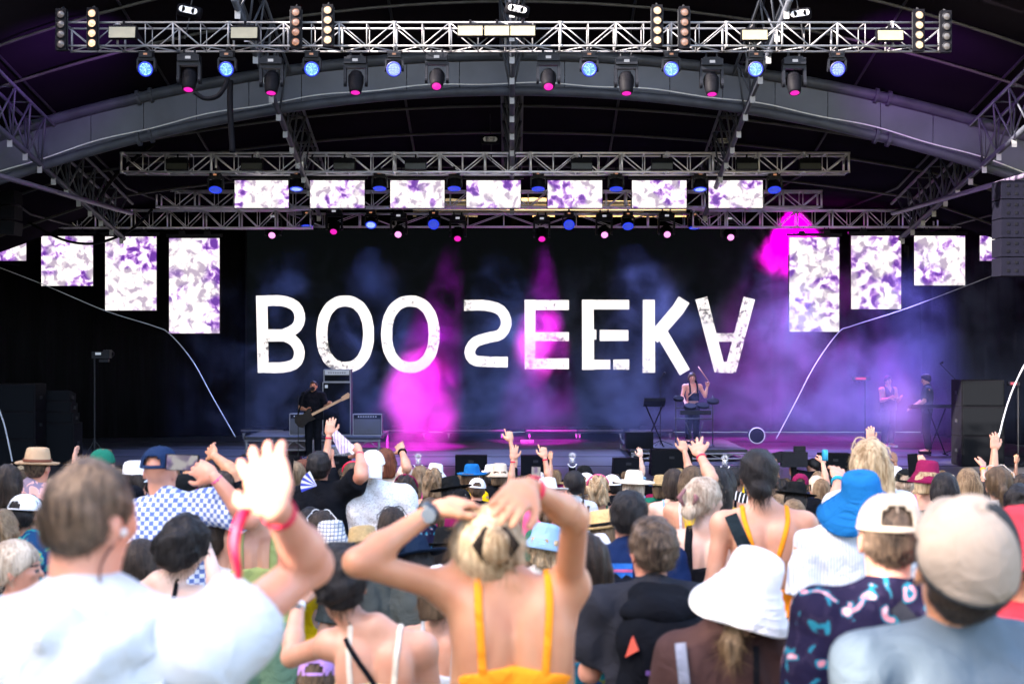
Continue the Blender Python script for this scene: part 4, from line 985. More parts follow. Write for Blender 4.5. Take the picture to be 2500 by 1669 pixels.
def person(label, px, top, Y, yaw=0, head=(0, 0, 0), sex='f', skin='fair', hair=('long', 'brown'), shirt=('tee', None), hat=None, L='down', R='down',
           pants=None, res=None, group=None, extras=(), bx=0, s=None, zbase=None, loc=None, wide=1.0, cat='person', hk=None, ho=(0, 0, 0), hsc=1.0, arm=1.0, slv=.78):
    base_z = ground(Y) if zbase is None else zbase
    if loc is None:
        zt = P(px, top, Y).z; hh = {'cap': .02, 'capback': .02, 'fedora': .05, 'bucket': .04, 'sun': .06}.get(hat[0], 0) if hat else 0
        H = zt - base_z - hh
        if s is None:
            s = H / 1.715
            for _ in range(6): s = H / (1.49 + ho[2] + .225 * (hk or s ** -.6))
            s = min(max(s, .80), 1.2)
        loc = np.array([(px + bx - 1250) / F * Y, Y, base_z])
    else: s = s or 1.0; loc = np.array(loc, float)
    hk = hk or s ** -.6; OFF = np.array([-bx * Y / F / s + ho[0], ho[1], ho[2]])
    yw = math.radians(yaw); Rm = rz(-yw)
    t = thing('person', label, cat, tuple(loc), -yw, group)
    h = res or (.010 if Y < 6 else .013 if Y < 10 else .017 if Y < 16 else .022)
    hy, ht, hn = [math.radians(a) for a in head]; HR = rz(-hy) @ ry_(ht) @ rx_(hn)
    def HT(p): return HR @ (np.array(p, float) - PIV) * hk + PIV + OFF
    def HE(c, r, k=.02): return elp(HT(c), np.array(r) * hk, k, HR)
    fem = sex == 'f'; sw = (.158 if fem else .188) * wide; y0 = -.005
    B = [cap((-.07, 0, .93), (.07, 0, .93), .108 if fem else .10, sq=((0, 1, 0), .88)), cap((-.025, 0, 1.0), (-.02, 0, 1.12), .10 if fem else .118, sq=((0, 1, 0), .8)), cap((.025, 0, 1.0), (.02, 0, 1.12), .10 if fem else .118, sq=((0, 1, 0), .8)),
         cap((-.045, 0, 1.17), (-.05, -.005, 1.31), .098 if fem else .118, .09 if fem else .105, .04, ((0, 1, 0), .92)), cap((.045, 0, 1.17), (.05, -.005, 1.31), .098 if fem else .118, .09 if fem else .105, .04, ((0, 1, 0), .92)),
         cap((-sw * .62, y0, 1.375), (sw * .62, y0, 1.375), .052, k=.05), cap((0, -.02, 1.455), (-sw * .7, -.01, 1.395), .036, .036, .04), cap((0, -.02, 1.455), (sw * .7, -.01, 1.395), .036, .036, .04),
         cap((0, -.012, 1.39), HT((0, .0, 1.51)), .052 if fem else .062, .046 if fem else .056, .03),
         elp((-.075, -.075, 1.30), (.06, .03, .09), .04), elp((.075, -.075, 1.30), (.06, .03, .09), .04)]
    if fem: B += [elp((-.07, .095, 1.235), (.062, .055, .06), .03), elp((.07, .095, 1.235), (.062, .055, .06), .03)]
    HD = [HE((0, -.012, 1.612), (.074, .093, .088), .02), HE((0, .022, 1.555), (.058, .068, .082), .03), cap(HT((0, .086, 1.60)), HT((0, .108, 1.567)), .009, .013, .012), HE((0, .088, 1.532), (.024, .012, .010), .01), HE((0, .072, 1.497), (.024, .02, .018), .02),
          HE((0, .074, 1.62), (.05, .018, .010), .015)]
    for e in (-1, 1): HD += [elp(HT((.077 * e, -.012, 1.575)), np.array((.010, .020, .031)) * hk, .008, HR @ rz(.35 * e)), cap(HT((.03 * e, .075, 1.578)), HT((.046 * e, .068, 1.575)), .018, .014, .02)]
    B += HD; TOP = []; UP = {}; hands = []; W = {}
    for e, spec, key in ((-1, L, 'L'), (1, R, 'R')):
        S = np.array([sw * e, y0, 1.385]); right = e > 0; n = None; kw = {}; fd = None
        if isinstance(spec, dict):
            eu = spec.get('raise', 0); S = S + np.array([-.02 * e * eu, 0, .045 * eu])
            E = reach(S, *spec['e'], .285, spec.get('se', -1), loc, Rm, s); Wr = reach(E, *spec['w'], .245, spec.get('sw', 1), loc, Rm, s)
            if 'f' in spec: fd = reach(Wr, *spec['f'], .17, spec.get('sf', 1), loc, Rm, s) - Wr
            if 'n' in spec: n = Rm.T @ np.array(spec['n'], float)
            kw = spec.get('hand', {})
        elif spec == 'up': S = S + [-.02 * e, 0, .05]; E = S + unit((.35 * e, .05, .9)) * .285; Wr = E + unit((-.1 * e, .12, 1)) * .245
        elif spec == 'high': S = S + [-.03 * e, 0, .06]; E = S + unit((.15 * e, .1, 1)) * .285; Wr = E + unit((-.2 * e, .2, 1)) * .245; kw = dict(point=True, curl=.1)
        elif spec == 'phone': S = S + [-.02 * e, .02, .03]; E = S + unit((.45 * e, .75, .2)) * .285; Wr = E + unit((-.45 * e, .2, .9)) * .245; kw = dict(curl=.9)
        elif spec == 'hip': E = S + unit((.75 * e, -.25, -.8)) * .285; Wr = E + unit((-.8 * e, .35, -.5)) * .245
        elif spec == 'front': E = S + unit((.15 * e, .25, -.95)) * .285; Wr = E + unit((-.35 * e, .85, .3)) * .245
        elif spec == 'guitarL': E = S + unit((.35 * e, .3, -.85)) * .285; Wr = E + unit((.25 * e, .75, .25)) * .245; n = np.array([0, -1, .3]); kw = dict(curl=1.1)
        elif spec == 'guitarR': E = S + unit((.35 * e, -.1, -.9)) * .285; Wr = E + unit((-.65 * e, .75, -.15)) * .245; n = np.array([0, -1, 0]); kw = dict(curl=.9)
        elif spec == 'table': E = S + unit((.3 * e, .25, -.9)) * .285; Wr = E + unit((-.1 * e, .8, -.45)) * .245; n = np.array([0, 0, -1])
        else: E = S + unit((.17 * e, -.06, -1)) * .285; Wr = E + unit((.02 * e, .25, -1)) * .245; n = np.array([-e, .2, 0])
        up = E[2] > S[2]
        if n is None: n = np.array([0, 1.0, .15])
        if fd is None: fd = Wr - E
        B += [elp(S + (E - S) * .06, (.055, .052, .055) if fem else (.066, .06, .062), .035), cap(S, E, (.043 if fem else .052) * arm, (.036 if fem else .041) * arm, .03), cap(E, E + (Wr - E) * .3, (.037 if fem else .042) * arm, (.039 if fem else .045) * arm, .02), cap(E + (Wr - E) * .3, Wr, (.038 if fem else .044) * arm, (.024 if fem else .028) * arm, .02)]
        if up: B += [cap(S + [-.05 * e, -.03, -.03], (sw * .62 * e, -.03, 1.22), .045, .04, .05)]
        if spec != 'none': hands.append(hand_prims(Wr, fd, n, right, sc=hsc, **kw))
        UP[key] = (S, E, Wr, unit(fd)); W[key] = Wr
    for e in (-1, 1):
        kn = np.array((.095 * e, .02, .50)); an = np.array((.10 * e, -.03, .09))
        B += [cap((.085 * e, 0, .88), kn, .088 if fem else .085, .054, .04), cap(kn, kn + (an - kn) * .35, .05, .055, .03), cap(kn + (an - kn) * .35, an, .054, .036, .03), cap((.10 * e, -.04, .045), (.115 * e, .13, .032), .04, .032, .03)]
    gro = lambda G: (.0085 * np.exp(-(G[:, 0] / .013) ** 2) * np.exp(-((G[:, 2] - 1.2) / .16) ** 2) + .004 * np.exp(-((np.abs(G[:, 0]) - .045 - (1.36 - G[:, 2]) * .12) / .014) ** 2) * np.exp(-((G[:, 2] - 1.30) / .06) ** 2)) * (G[:, 1] < -.03)
    V, Q = nets(B, h, noise=gro if kind_bare(shirt) else None); hv = [V]; hq = [Q]; off = len(V)
    hh = .0048 if Y < 9 else .0062
    for hp in hands:
        v, q = nets(hp, hh); hv.append(v); hq.append(q + off); off += len(v)
    V = np.concatenate(hv); Q = np.concatenate(hq)
    ctr = (V[Q].mean(1) - PIV - OFF) @ HR / hk + PIV; mi = np.zeros(len(Q))
    face = ctr[:, 1] > .055
    ey = face & (np.abs(np.abs(ctr[:, 0]) - .031) < .014) & (np.abs(ctr[:, 2] - 1.588) < .006); br = face & (np.abs(np.abs(ctr[:, 0]) - .033) < .018) & (np.abs(ctr[:, 2] - 1.612) < .005)
    lp = face & (np.abs(ctr[:, 0]) < .022) & (np.abs(ctr[:, 2] - 1.532) < .007); mi[ey | br] = 1; mi[lp] = 2
    if 'beard' in extras: mi[face & (ctr[:, 2] < 1.545) & (ctr[:, 2] > 1.47) & ~lp] = 1
    body = mesh_np('body', V, Q, [SKIN[skin], EYE_M, LIP_M], t, s, mi)
    def bd(X): return field_at(B, np.array(X, float))
    ph = random.uniform(0, 9)
    def folds(a): return lambda G: a * (np.sin(G[:, 2] * 34 + G[:, 0] * 17 + ph) * np.sin(G[:, 0] * 29 - G[:, 2] * 11 + ph * 2) + .6 * np.sin(G[:, 0] * 47 + G[:, 2] * 25 + G[:, 1] * 20))
    # ---- hair
    hs, hc = hair; hm = HAIR[hc]
    if hs != 'none':
        under = hat is not None
        r = .006 if under else .016
        HP = [elp(HT((0, -.018, 1.618)), np.array((.076 + r, .095 + r, .088 + r)) * hk, .02, HR)]
        hz = lambda p: (p - PIV - OFF) @ HR / hk + PIV
        def facecut(lim): return lambda G: (lambda q: np.minimum(q[:, 1] * .8 - (q[:, 2] - 1.60) * .9 - lim, 1))(hz(G))
        def napecut(z): return lambda G: z - hz(G)[:, 2] - .25 * np.maximum(-hz(G)[:, 1], 0)
        cuts = [facecut(.036)]
        if under and not hat[0].startswith('cap'): cuts.append(lambda G: hz(G)[:, 2] - 1.632)
        nz = None; hh_ = h * .9
        if hs == 'short': HP += [elp(HT((0, -.055, 1.575)), np.array((.07, .052, .06)) * hk, .03, HR), elp(HT((0, .02, 1.68)), np.array((.06, .07, .03)) * hk, .03, HR)]; cuts.append(napecut(1.535)); nz = lambda G: .0045 * rno(G, 110, int(ph * 9)) + .002 * rno(G, 240, 4)
        elif hs == 'buzz': HP = [elp(HT((0, -.016, 1.617)), np.array((.081, .099, .094)) * hk, .02, HR), elp(HT((0, -.055, 1.575)), np.array((.064, .048, .062)) * hk, .03, HR)]; cuts = [facecut(.03), napecut(1.53)]; nz = lambda G: .003 * rno(G, 120, 5) + .0015 * rno(G, 300, 6)
        elif hs == 'curly': HP = [elp(HT((0, -.02, 1.63)), np.array((.098, .112, .103)) * hk, .02, HR), elp(HT((0, -.065, 1.575)), np.array((.085, .06, .07)) * hk, .03, HR)]; cuts.append(napecut(1.505)); nz = lambda G: .0075 * rno(G, 95, int(ph * 9)) + .003 * rno(G, 220, 4)
        elif hs in ('long', 'wavy', 'half'):
            ln = {'long': 1.20, 'wavy': 1.16, 'half': 1.36}[hs]; bk = HT((0, -.085, 1.56))
            HP += [elp(HT((0, -.05, 1.57)), np.array((.088, .07, .10)) * hk, .04, HR)]
            for dx in (-.05, 0, .05): HP.append(cap(bk + [dx, 0, .0], (dx * 1.35 + bk[0] * .4, -.118 - .012 * (dx == 0), ln + abs(dx)), .046, .032, .035, ((0, 1, 0), .7)))
            for e in (-1, 1): HP.append(cap(HT((.068 * e, -.02, 1.58)), (.085 * e + bk[0] * .3, -.055, max(ln + .06, 1.36)), .030, .028, .03))
            am = .011 if hs == 'wavy' else .0035
            nz = (lambda G: am * np.sin(G[:, 2] * 52 + 4 * np.sin(G[:, 0] * 40 + ph)) + .004 * np.sin(G[:, 0] * 190 + G[:, 2] * 14)) if hs == 'wavy' else (lambda G: am * np.sin(G[:, 0] * 170 + 2 * np.sin(G[:, 2] * 12 + ph)))
        elif hs == 'bun': HP += [elp(HT((0, -.055, 1.575)), np.array((.07, .05, .055)) * hk, .03, HR), elp(HT((0, -.128, 1.60)), np.array((.042, .036, .042)) * hk, .012, HR)]; cuts.append(napecut(1.53)); nz = lambda G: .003 * np.sin(G[:, 2] * 120 + G[:, 0] * 60)
        elif hs == 'lowbun': HP += [elp(HT((0, -.055, 1.575)), np.array((.07, .05, .065)) * hk, .03, HR), elp(HT((0, -.105, 1.535)), np.array((.055, .045, .048)) * hk, .012, HR)]; cuts.append(napecut(1.48)); nz = lambda G: .003 * np.sin(G[:, 2] * 90 + G[:, 0] * 60)
        elif hs == 'pony' and under: HP += [cap(HT((0, -.08, 1.54)), (OFF[0] * .5, -.14, 1.44), .028, .034, .02), cap((OFF[0] * .5, -.14, 1.44), (OFF[0] * .5, -.15, 1.22), .036, .018, .02)]; nz = lambda G: .004 * np.sin(G[:, 0] * 150 + G[:, 2] * 10)
        elif hs == 'pony': HP += [elp(HT((0, -.055, 1.575)), np.array((.07, .05, .055)) * hk, .03, HR), cap(HT((0, -.11, 1.62)), HT((0, -.16, 1.56)), .022, .028, .02), cap(HT((0, -.16, 1.56)), (0, -.15, 1.30), .03, .016, .02)]; nz = lambda G: .003 * np.sin(G[:, 0] * 150 + G[:, 2] * 10)
        elif hs == 'braids':
            HP += [elp(HT((0, -.055, 1.575)), np.array((.075, .055, .065)) * hk, .03, HR)]
            for e in (-1, 1):
                for q in range(9): z = 1.54 - q * .045; HP.append(elp((.062 * e + .006 * math.sin(q * 3), -.10 - .018 * min(q, 3), z), (.017, .015, .027), .006))
        if under and hs in ('short', 'buzz', 'bun', 'curly'): pass
        V2, Q2 = nets(HP, hh_, cut=cuts, noise=nz)
        if len(V2) and Y < 10 and loc[1] > 0:
            V2, Q2 = flyaway(V2, Q2, HT((0, -.02, 1.60)), dict(buzz=(.012, 1500), short=(.03, 900)).get(hs, (.055, 700)))
        if len(V2): mesh_np('hair', V2, Q2, [hm], t, s)
    # ---- shirt
    kind, sm_ = shirt[:2]; sm_ = sm_ or cloth('white cotton', (.75, .75, .75))
    rb = lambda z, back=0: None
    if kind in ('tee', 'loose', 'singlet', 'longtee'):
        g = .014 if kind == 'tee' else .024
        T = [p for p in B[:8]] + [B[9], B[10]] + (B[11:13] if fem else [])
        T = list(T) + [cap((0, -.012, 1.37), (0, -.012, 1.415), .058 if fem else .067, k=.03)]
        if not fem or kind == 'loose': T += [cap((-.06, 0, 1.22), (-.07, 0, .90), .115, .115, .03, ((0, 1, 0), .85)), cap((.06, 0, 1.22), (.07, 0, .90), .115, .115, .03, ((0, 1, 0), .85))]
        for key, e in (('L', -1), ('R', 1)):
            S, E, Wr, _ = UP[key]
            if kind == 'singlet': continue
            fr = slv; up = E[2] > S[2]
            T += [cap(S, S + (E - S) * fr, .060 if not fem else .050, .058 if not fem else .047, .03)]
            if kind == 'longtee': T += [cap(S, E, .055, .048, .03), cap(E, E + (Wr - E) * .85, .048, .04, .02)]
            if up: T += [cap(S + [-.05 * e, -.02, -.03], (sw * .62 * e, -.02, 1.15), .06, .06, .05)]
        cuts = [((0, 0, -1), -.86)]
        for key in 'LR':   # flat sleeve cuffs
            S, E, Wr, _ = UP[key]
            if kind in ('tee', 'loose'):
                d = unit(E - S); c = S + (E - S) * (slv + .02)
                cuts.append(lambda G, d=d, c=c, S=S, E=E: np.where(np.linalg.norm(G - (c + (E - S) * .12), axis=1) < .13, (G - c) @ d, -1))
        if kind == 'singlet':
            for e in (-1, 1): cuts.append(lambda G, e=e: np.where((G[:, 2] > 1.19), (G[:, 0] * e - (sw * .66 - max(0, 0))), -1))
            cuts.append(lambda G: np.where(np.abs(G[:, 0]) < .3, (G[:, 2] - 1.36) - 2.0 * (np.abs(G[:, 0]) - .035), -1))
        V3, Q3 = nets(T, h, infl=g, cut=cuts, noise=(lambda G, f_=folds(.0035 if kind == 'tee' else .006): f_(G) + .006 * rno(G * [1, 1, .5], 30, int(ph * 7), 9)))
        mesh_np('shirt', V3, Q3, [sm_], t, s)
    elif kind in ('cami', 'tank', 'vneck', 'dress'):
        top_z = {'cami': 1.19, 'tank': 1.24, 'vneck': 1.10, 'dress': 1.19}[kind]
        if len(shirt) > 2: top_z = shirt[2]
        T = B[:5] + [B[9], B[10]] + (B[11:13] if fem else [])
        if kind == 'dress': T += [cap((-.05, 0, .95), (-.12, 0, .60), .12, .13, .05), cap((.05, 0, .95), (.12, 0, .60), .12, .13, .05)]
        V3, Q3 = nets(T, h, infl=.009, cut=[(lambda G: G[:, 2] - top_z - np.where(G[:, 1] > 0, .08, .012 * np.cos(G[:, 0] * 18))), ((0, 0, -1), -.88 if kind != 'dress' else -.55)], noise=folds(.002))
        mesh_np('top', V3, Q3, [sm_], t, s)
        sc2 = {'cami': .010, 'tank': .02, 'vneck': .011, 'dress': .012}[kind]
        stm = shirt_strap.get(label, sm_)
        for e in (-1, 1):
            pts = []; x0, x1 = {'cami': (.075, .085), 'dress': (.07, .08), 'tank': (.08, .085), 'vneck': (.008, .095)}[kind]
            for z in np.linspace(top_z - .03, 1.47, 18):
                f_ = min((z - top_z) / (1.405 - top_z), 1); x = (x0 + (x1 - x0) * f_) * e; ys_ = np.arange(-.30, .05, .003); dd = bd(np.stack([np.full_like(ys_, x), ys_, np.full_like(ys_, z)], 1))
                k_ = np.argmax(dd < .003)
                if dd.min() < .003: pts.append((x, ys_[k_], z))
            for yy in (-.01, .02, .05):
                zs_ = np.arange(1.60, 1.2, -.003); dd = bd(np.stack([np.full_like(zs_, x1 * e), np.full_like(zs_, yy), zs_], 1)); cr = [i for i in range(1, len(dd)) if dd[i - 1] > .003 >= dd[i]]
                if cr: pts.append((x1 * e, yy, zs_[cr[-1]]))
            pts.append((.085 * e, .10, 1.30))
            m = MB(); m.tube([Vector(q) * s for q in pts], sc2 * s, 8, flat=.35); m.build('strap', stm, t, True)
    # ---- trousers, shorts or skirt
    pants = pants or random.choice(['shorts', 'trousers', 'skirt' if fem else 'shorts']); pm = cloth(*random.choice([('denim', (.10, .16, .27)), ('black cotton', (.018, .018, .02)), ('khaki', (.30, .25, .17)), ('white linen', (.62, .6, .56)), ('olive', (.08, .10, .05))]))
    if isinstance(pants, tuple): pants, pm = pants
    if kind != 'dress':
        T = [B[0]]
        for e in (-1, 1):
            kn = np.array((.095 * e, .02, .50)); an = np.array((.10 * e, -.03, .12))
            if pants == 'trousers': T += [cap((.085 * e, 0, .88), kn, .098, .068), cap(kn, an, .068, .06)]
            elif pants == 'shorts': T += [cap((.085 * e, 0, .88), kn + [0, 0, .10], .10, .088)]
            else: T += [cap((.06 * e, 0, .88), (.10 * e, 0, .60), .12, .15, .08)]
        V4, Q4 = nets(T, max(h, .014), infl=.012, cut=[((0, 0, 1), .99), ((0, 0, -1), {'trousers': -.09, 'shorts': -.56, 'skirt': -.55}[pants])])
        mesh_np('trousers' if pants == 'trousers' else pants, V4, Q4, [pm], t, s)
    m = MB()
    for e in (-1, 1): m.box(Vector((.107 * e, .045, .022)) * s, Vector((.09, .27, .044)) * s)
    m.build('shoe', random.choice([WHITEP, BLACK]), t)
    # ---- hats
    def HM(): return Matrix.Scale(s, 4) @ Matrix.Translation(HT((0, -.012, 1.612))) @ Matrix(HR.tolist()).to_4x4() @ Matrix.Scale(hk, 4)
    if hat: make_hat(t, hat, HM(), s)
    fem_of[t.name] = kind in ('cami', 'tank', 'vneck', 'dress', 'none')
    for ex in extras:
        if isinstance(ex, tuple): extra(ex, t, s, UP, HT, HR, HM, bd, B, h)
    PEOPLE[label] = dict(root=t, up=UP, s=s, loc=loc, Rm=Rm)
    return t
PEOPLE = {}; shirt_strap = {}; fem_of = {}
def make_hat(t, hat, M, s):
    kind, m_ = hat[0], hat[1]; o = hat[2] if len(hat) > 2 else {}
    def out(mb, name, mt, thick=.003):
        q = mb.build(name, mt, t, True); sd = q.modifiers.new('thick', 'SOLIDIFY'); sd.thickness = thick * s; sd.offset = 1; return q
    if kind in ('cap', 'capback'):
        back = kind == 'capback'; n = 36; prof = [(math.cos(a), math.sin(a)) for a in np.linspace(0, PI / 2 - .02, 11)]
        vs = []; fs = []
        for (c, z) in prof:
            c = c ** .8
            for k in range(n):
                a = 2 * PI * k / n; vs.append(M @ Vector((.088 * c * math.cos(a), (.107 * c) * math.sin(a) - .004, o.get('low', .004) + .098 * o.get('tall', 1) * z)))
        op = -PI / 2 if not back else PI / 2
        for i in range(10):
            for k in range(n):
                a = 2 * PI * (k + .5) / n; da = abs((a - op + PI) % (2 * PI) - PI)
                if not o.get('closed') and 1 <= i <= o.get('rows', 3) and da < o.get('op', .46) - .12 * max(0, i - 2): continue
                a0 = i * n + k; a1 = i * n + (k + 1) % n; fs.append((a0, a1, a1 + n, a0 + n))
        m = MB(); m.add(vs, fs)
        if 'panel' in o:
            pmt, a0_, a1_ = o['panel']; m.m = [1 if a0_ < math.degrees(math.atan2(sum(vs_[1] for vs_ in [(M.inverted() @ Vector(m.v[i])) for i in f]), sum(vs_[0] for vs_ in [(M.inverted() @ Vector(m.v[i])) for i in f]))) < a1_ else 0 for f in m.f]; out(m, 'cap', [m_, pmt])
        else: out(m, 'cap', m_)
        m = MB(); bm_ = o.get('brim', m_); d = PI / 2 if not back else -PI / 2; up = o.get('up', 0); vs = []; nn = 15
        for j in range(6):
            for k in range(nn):
                a = d + (k / (nn - 1) - .5) * 2.0; e_ = j / 5; ln = .075 * math.cos((k / (nn - 1) - .5) * 2.6) ** .5 * e_ if abs((k / (nn - 1) - .5) * 2.6) < 1.5 else 0
                r0x, r0y = .088, .107
                x = (r0x) * math.cos(a); y = r0y * math.sin(a) + (ln + .0) * (1 if not back else -1)
                vs.append(M @ Vector((x, y - .004, o.get('low', .004) + .002 - .03 * (abs(k / (nn - 1) - .5) * 2) ** 2 * e_ - (.018 - up) * e_)))
        m.add(vs, [(j * nn + k, j * nn + k + 1, (j + 1) * nn + k + 1, (j + 1) * nn + k) for j in range(5) for k in range(nn - 1)]); out(m, 'brim', bm_, .004)
        m = MB(); m.lathe([(0, .008), (.008, .006), (.009, 0)], 10, M @ Matrix.Translation((0, -.004, o.get('low', .004) + .097 * o.get('tall', 1)))); m.build('button', bm_, t, True)
        m = MB()
        for q in range(3):
            a = q * PI / 3 + PI / 6; m.tube([M @ Vector((.0895 * math.cos(b) ** .8 * math.cos(a) * g_, .1085 * math.cos(b) ** .8 * math.sin(a) * g_ - .004, o.get('low', .004) + .099 * o.get('tall', 1) * math.sin(b))) for g_, b in [(1, b) for b in np.linspace(.55, PI / 2 - .05, 10)] + [(-1, b) for b in np.linspace(PI / 2 - .05, .55, 10)]], .0016 * s, 4)
        m.build('seam', m_, t, True)
        m = MB()
        m.tube([M @ Vector((.0885 * math.cos(a), .1075 * math.sin(a) - .004, o.get('low', .004) + .004)) for a in np.linspace(0, 2 * PI, 37)], .004 * s, 6, flat=1.6); m.build('hem', o.get('hem', m_), t, True)
    else:
        wob = o.get('wob', .0); ph = random.uniform(0, 6); bw = o.get('brim', None)
        if kind == 'bucket': B_ = bw or .155; prof = [(.001, .118), (.05, .117), (.074, .108), (.084, .085), (.090, .03), (.099, .014), (B_ * .84, -.004 - o.get('droop', .015)), (B_, -.018 - o.get('droop', .015) * 1.4)]
        elif kind == 'fedora': B_ = bw or .165; prof = [(.001, .100), (.03, .104), (.058, .122), (.072, .115), (.080, .08), (.088, .03), (.094, .018), (.12, .012), (B_ * .93, .012), (B_, .022)]
        else: B_ = bw or .20; prof = [(.001, .122), (.05, .118), (.075, .10), (.086, .06), (.094, .02), (.13, .005), (B_ * .9, -.012), (B_, -.03)]
        def fn(p, a, r):
            k = max(0, (r - .095) / .07); z = p.z + (wob * math.sin(2 * a + ph) + wob * .5 * math.sin(3 * a)) * k
            if kind == 'fedora' and r < .07: z -= .012 * max(0, math.cos(a) ** 8) * 0 + (.016 if abs(math.cos(a)) < .5 and r < .04 else 0)
            return Vector((p.x, p.y * 1.12 if r < .1 else p.y * (1.12 - .1 * min(k, 1)), z - .006))
        m = MB(); m.lathe(prof, 40, M, fn=fn); out(m, 'hat', m_, .0035)
        if kind == 'bucket':
            m = MB()
            for f_ in (.0, .25, .5, .75, .97):
                r_ = .1 + (B_ - .1) * f_; z_ = np.interp(r_, [q[0] for q in prof[5:]], [q[1] for q in prof[5:]])
                m.tube([M @ (fn(Vector((r_ * math.cos(a), r_ * math.sin(a), z_)), a, r_) + Vector((0, 0, .003))) for a in np.linspace(0, 2 * PI, 41)], .0016 * s, 4)
            m.build('stitching', m_, t, True)
        if 'band' in o: 
            m = MB(); m.lathe([(.0925, .025), (.0905, .045)] if kind != 'sun' else [(.0965, .024), (.092, .05)], 40, M, fn=fn); out(m, 'hat_band', o['band'], .003)
def ring(c, d, r, rt, m, name, t, s, flat=2.2):
    d = Vector(d).normalized(); u = d.orthogonal().normalized(); v = d.cross(u); c = Vector(c) * s
    mb = MB(); n = 20; vs = []; 
    for k in range(n):
        a = 2 * PI * k / n; q = u * math.cos(a) + v * math.sin(a)
        for dr, dz in ((0, -1), (rt, -1), (rt, 1), (0, 1)): vs.append(c + q * (r + dr) * s + d * dz * rt * flat * s)
    fs = [(k * 4 + j, k * 4 + (j + 1) % 4, ((k + 1) % n) * 4 + (j + 1) % 4, ((k + 1) % n) * 4 + j) for k in range(n) for j in range(4)]
    mb.add(vs, fs); return mb.build(name, m, t, True)
REDB = mat('red festival band', (.72, .01, .06), .5); WATCHM = mat('watch strap', (.02, .03, .04), .4)
def extra(ex, t, s, UP, HT, HR, HM, bd, B, h):
    k = ex[0]
    if k in ('band', 'watch', 'scrunchie'):
        S, E, W, f = UP[ex[1]]; fr = ex[2] if len(ex) > 2 else .9; c = E + (W - E) * fr; r = .034 - .010 * max(0, (fr - .6) / .4)
        m_ = ex[3] if len(ex) > 3 else REDB
        if k == 'band': ring(c, W - E, r, .003, m_, 'wristband', t, s, 2.2)
        elif k == 'scrunchie': ring(c, W - E, r, .010, m_, 'scrunchie', t, s, 1.0)
        else:
            ring(c, W - E, r, .004, m_, 'watch', t, s, 3.0); mb = MB(); d = unit(W - E); nn = unit(np.cross(d, (0, .3, 1))) ; mb.lathe([(0, .012), (.018, .012), (.019, 0)], 14, Matrix.Translation(Vector((c + ex[4] * r if len(ex) > 4 else c + np.array([0, -1, 0]) * r)) * s) @ rotx(PI / 2).to_4x4(), sx=s, sy=s); mb.build('watch_face', mat('watch glass', (.16, .19, .21), .2), t)
    elif k == 'strapline':   # bag strap over the back: list of (x, z)
        m_ = ex[2]; wd = ex[3]; pts = []
        Lp = catmull([Vector((x, 0, z)) for x, z in ex[1]], 6)
        for q in Lp:
            ys_ = np.arange(-.34, .1, .004); dd = bd(np.stack([np.full_like(ys_, q.x), ys_, np.full_like(ys_, q.z)], 1)); lim = .014 if fem_of.get(t.name) else .038; kk = np.argmax(dd < lim) if dd.min() < .014 else len(ys_) - 25
            pts.append((q.x, ys_[kk], q.z))
        mb = MB(); vs = []
        for i, q in enumerate(pts):
            a = Vector(pts[max(i - 1, 0)]); b = Vector(pts[min(i + 1, len(pts) - 1)]); d = (b - a).normalized(); u = d.cross(Vector((0, -1, 0))).normalized()
            for sg, dy in ((-1, -.003), (1, -.003), (1, .004), (-1, .004)): vs.append((Vector(q) + u * sg * wd / 2 + Vector((0, dy, 0))) * s)
        mb.add(vs, [(i * 4 + j, i * 4 + (j + 1) % 4, (i + 1) * 4 + (j + 1) % 4, (i + 1) * 4 + j) for i in range(len(pts) - 1) for j in range(4)]); mb.build('bag_strap', m_, t)
    elif k == 'sunglasses':   # pushed up on the head
        M = HM(); mb = MB()
        for e in (-1, 1):
            c = Vector((.034 * e, .055, .085)); mb.tube([M @ (c + Vector((.030 * math.cos(a), .012 * math.sin(a), .024 * math.sin(a)))) for a in np.linspace(0, 2 * PI, 17)], .0035 * s, 6)
            mb.tube([M @ Vector((.066 * e, .055, .088)), M @ Vector((.098 * e, -.02, .055)), M @ Vector((.092 * e, -.07, .03))], .003 * s, 6)
        g = mb.build('sunglasses', ex[1], t, True)
    elif k == 'headband':
        M = HM(); mb = MB(); mb.tube([M @ Vector((.096 * math.cos(a), .03 - .035 * math.sin(a), .02 + .092 * math.sin(a))) for a in np.linspace(-.2, PI + .2, 25)], .009 * s, 8); mb.build('headband', ex[1], t, True)
    elif k == 'clip':
        mb = MB(); p = HT((0, -.118, 1.60)); 
        for e in (-1, 1):
            mb.tube([Vector(p + [.02 * e, .01, .045]) * s, Vector(p + [.045 * e, -.03, .01]) * s, Vector(p + [.02 * e, -.012, -.04]) * s], [.008 * s, .014 * s, .006 * s], 8)
        mb.build('hair_claw', ex[1], t, True)
    elif k == 'backpack':
        T = [cap((-.07, -.20, 1.30), (.07, -.20, 1.30), .10, k=.04), cap((-.08, -.20, 1.05), (.08, -.20, 1.05), .11, k=.05), elp((0, -.22, 1.18), (.16, .10, .22), .05), cap((-.06, -.28, 1.02), (.06, -.28, 1.02), .06, k=.04)]
        V, Q = nets(T, .012, cut=[((0, 1, 0), -.09)], noise=lambda G: .004 * np.sin(G[:, 2] * 40) * np.sin(G[:, 0] * 50)); bp = mesh_np('backpack', V, Q, [ex[1]], t, s)
        T = [elp((0, -.19, 1.40), (.15, .10, .07), .05), elp((0, -.12, 1.45), (.12, .07, .045), .04)]
        V, Q = nets(T, .011, noise=lambda G: .006 * np.sin(G[:, 0] * 35 + G[:, 2] * 30)); mesh_np('hood', V, Q, [ex[1]], t, s)
        mb = MB()
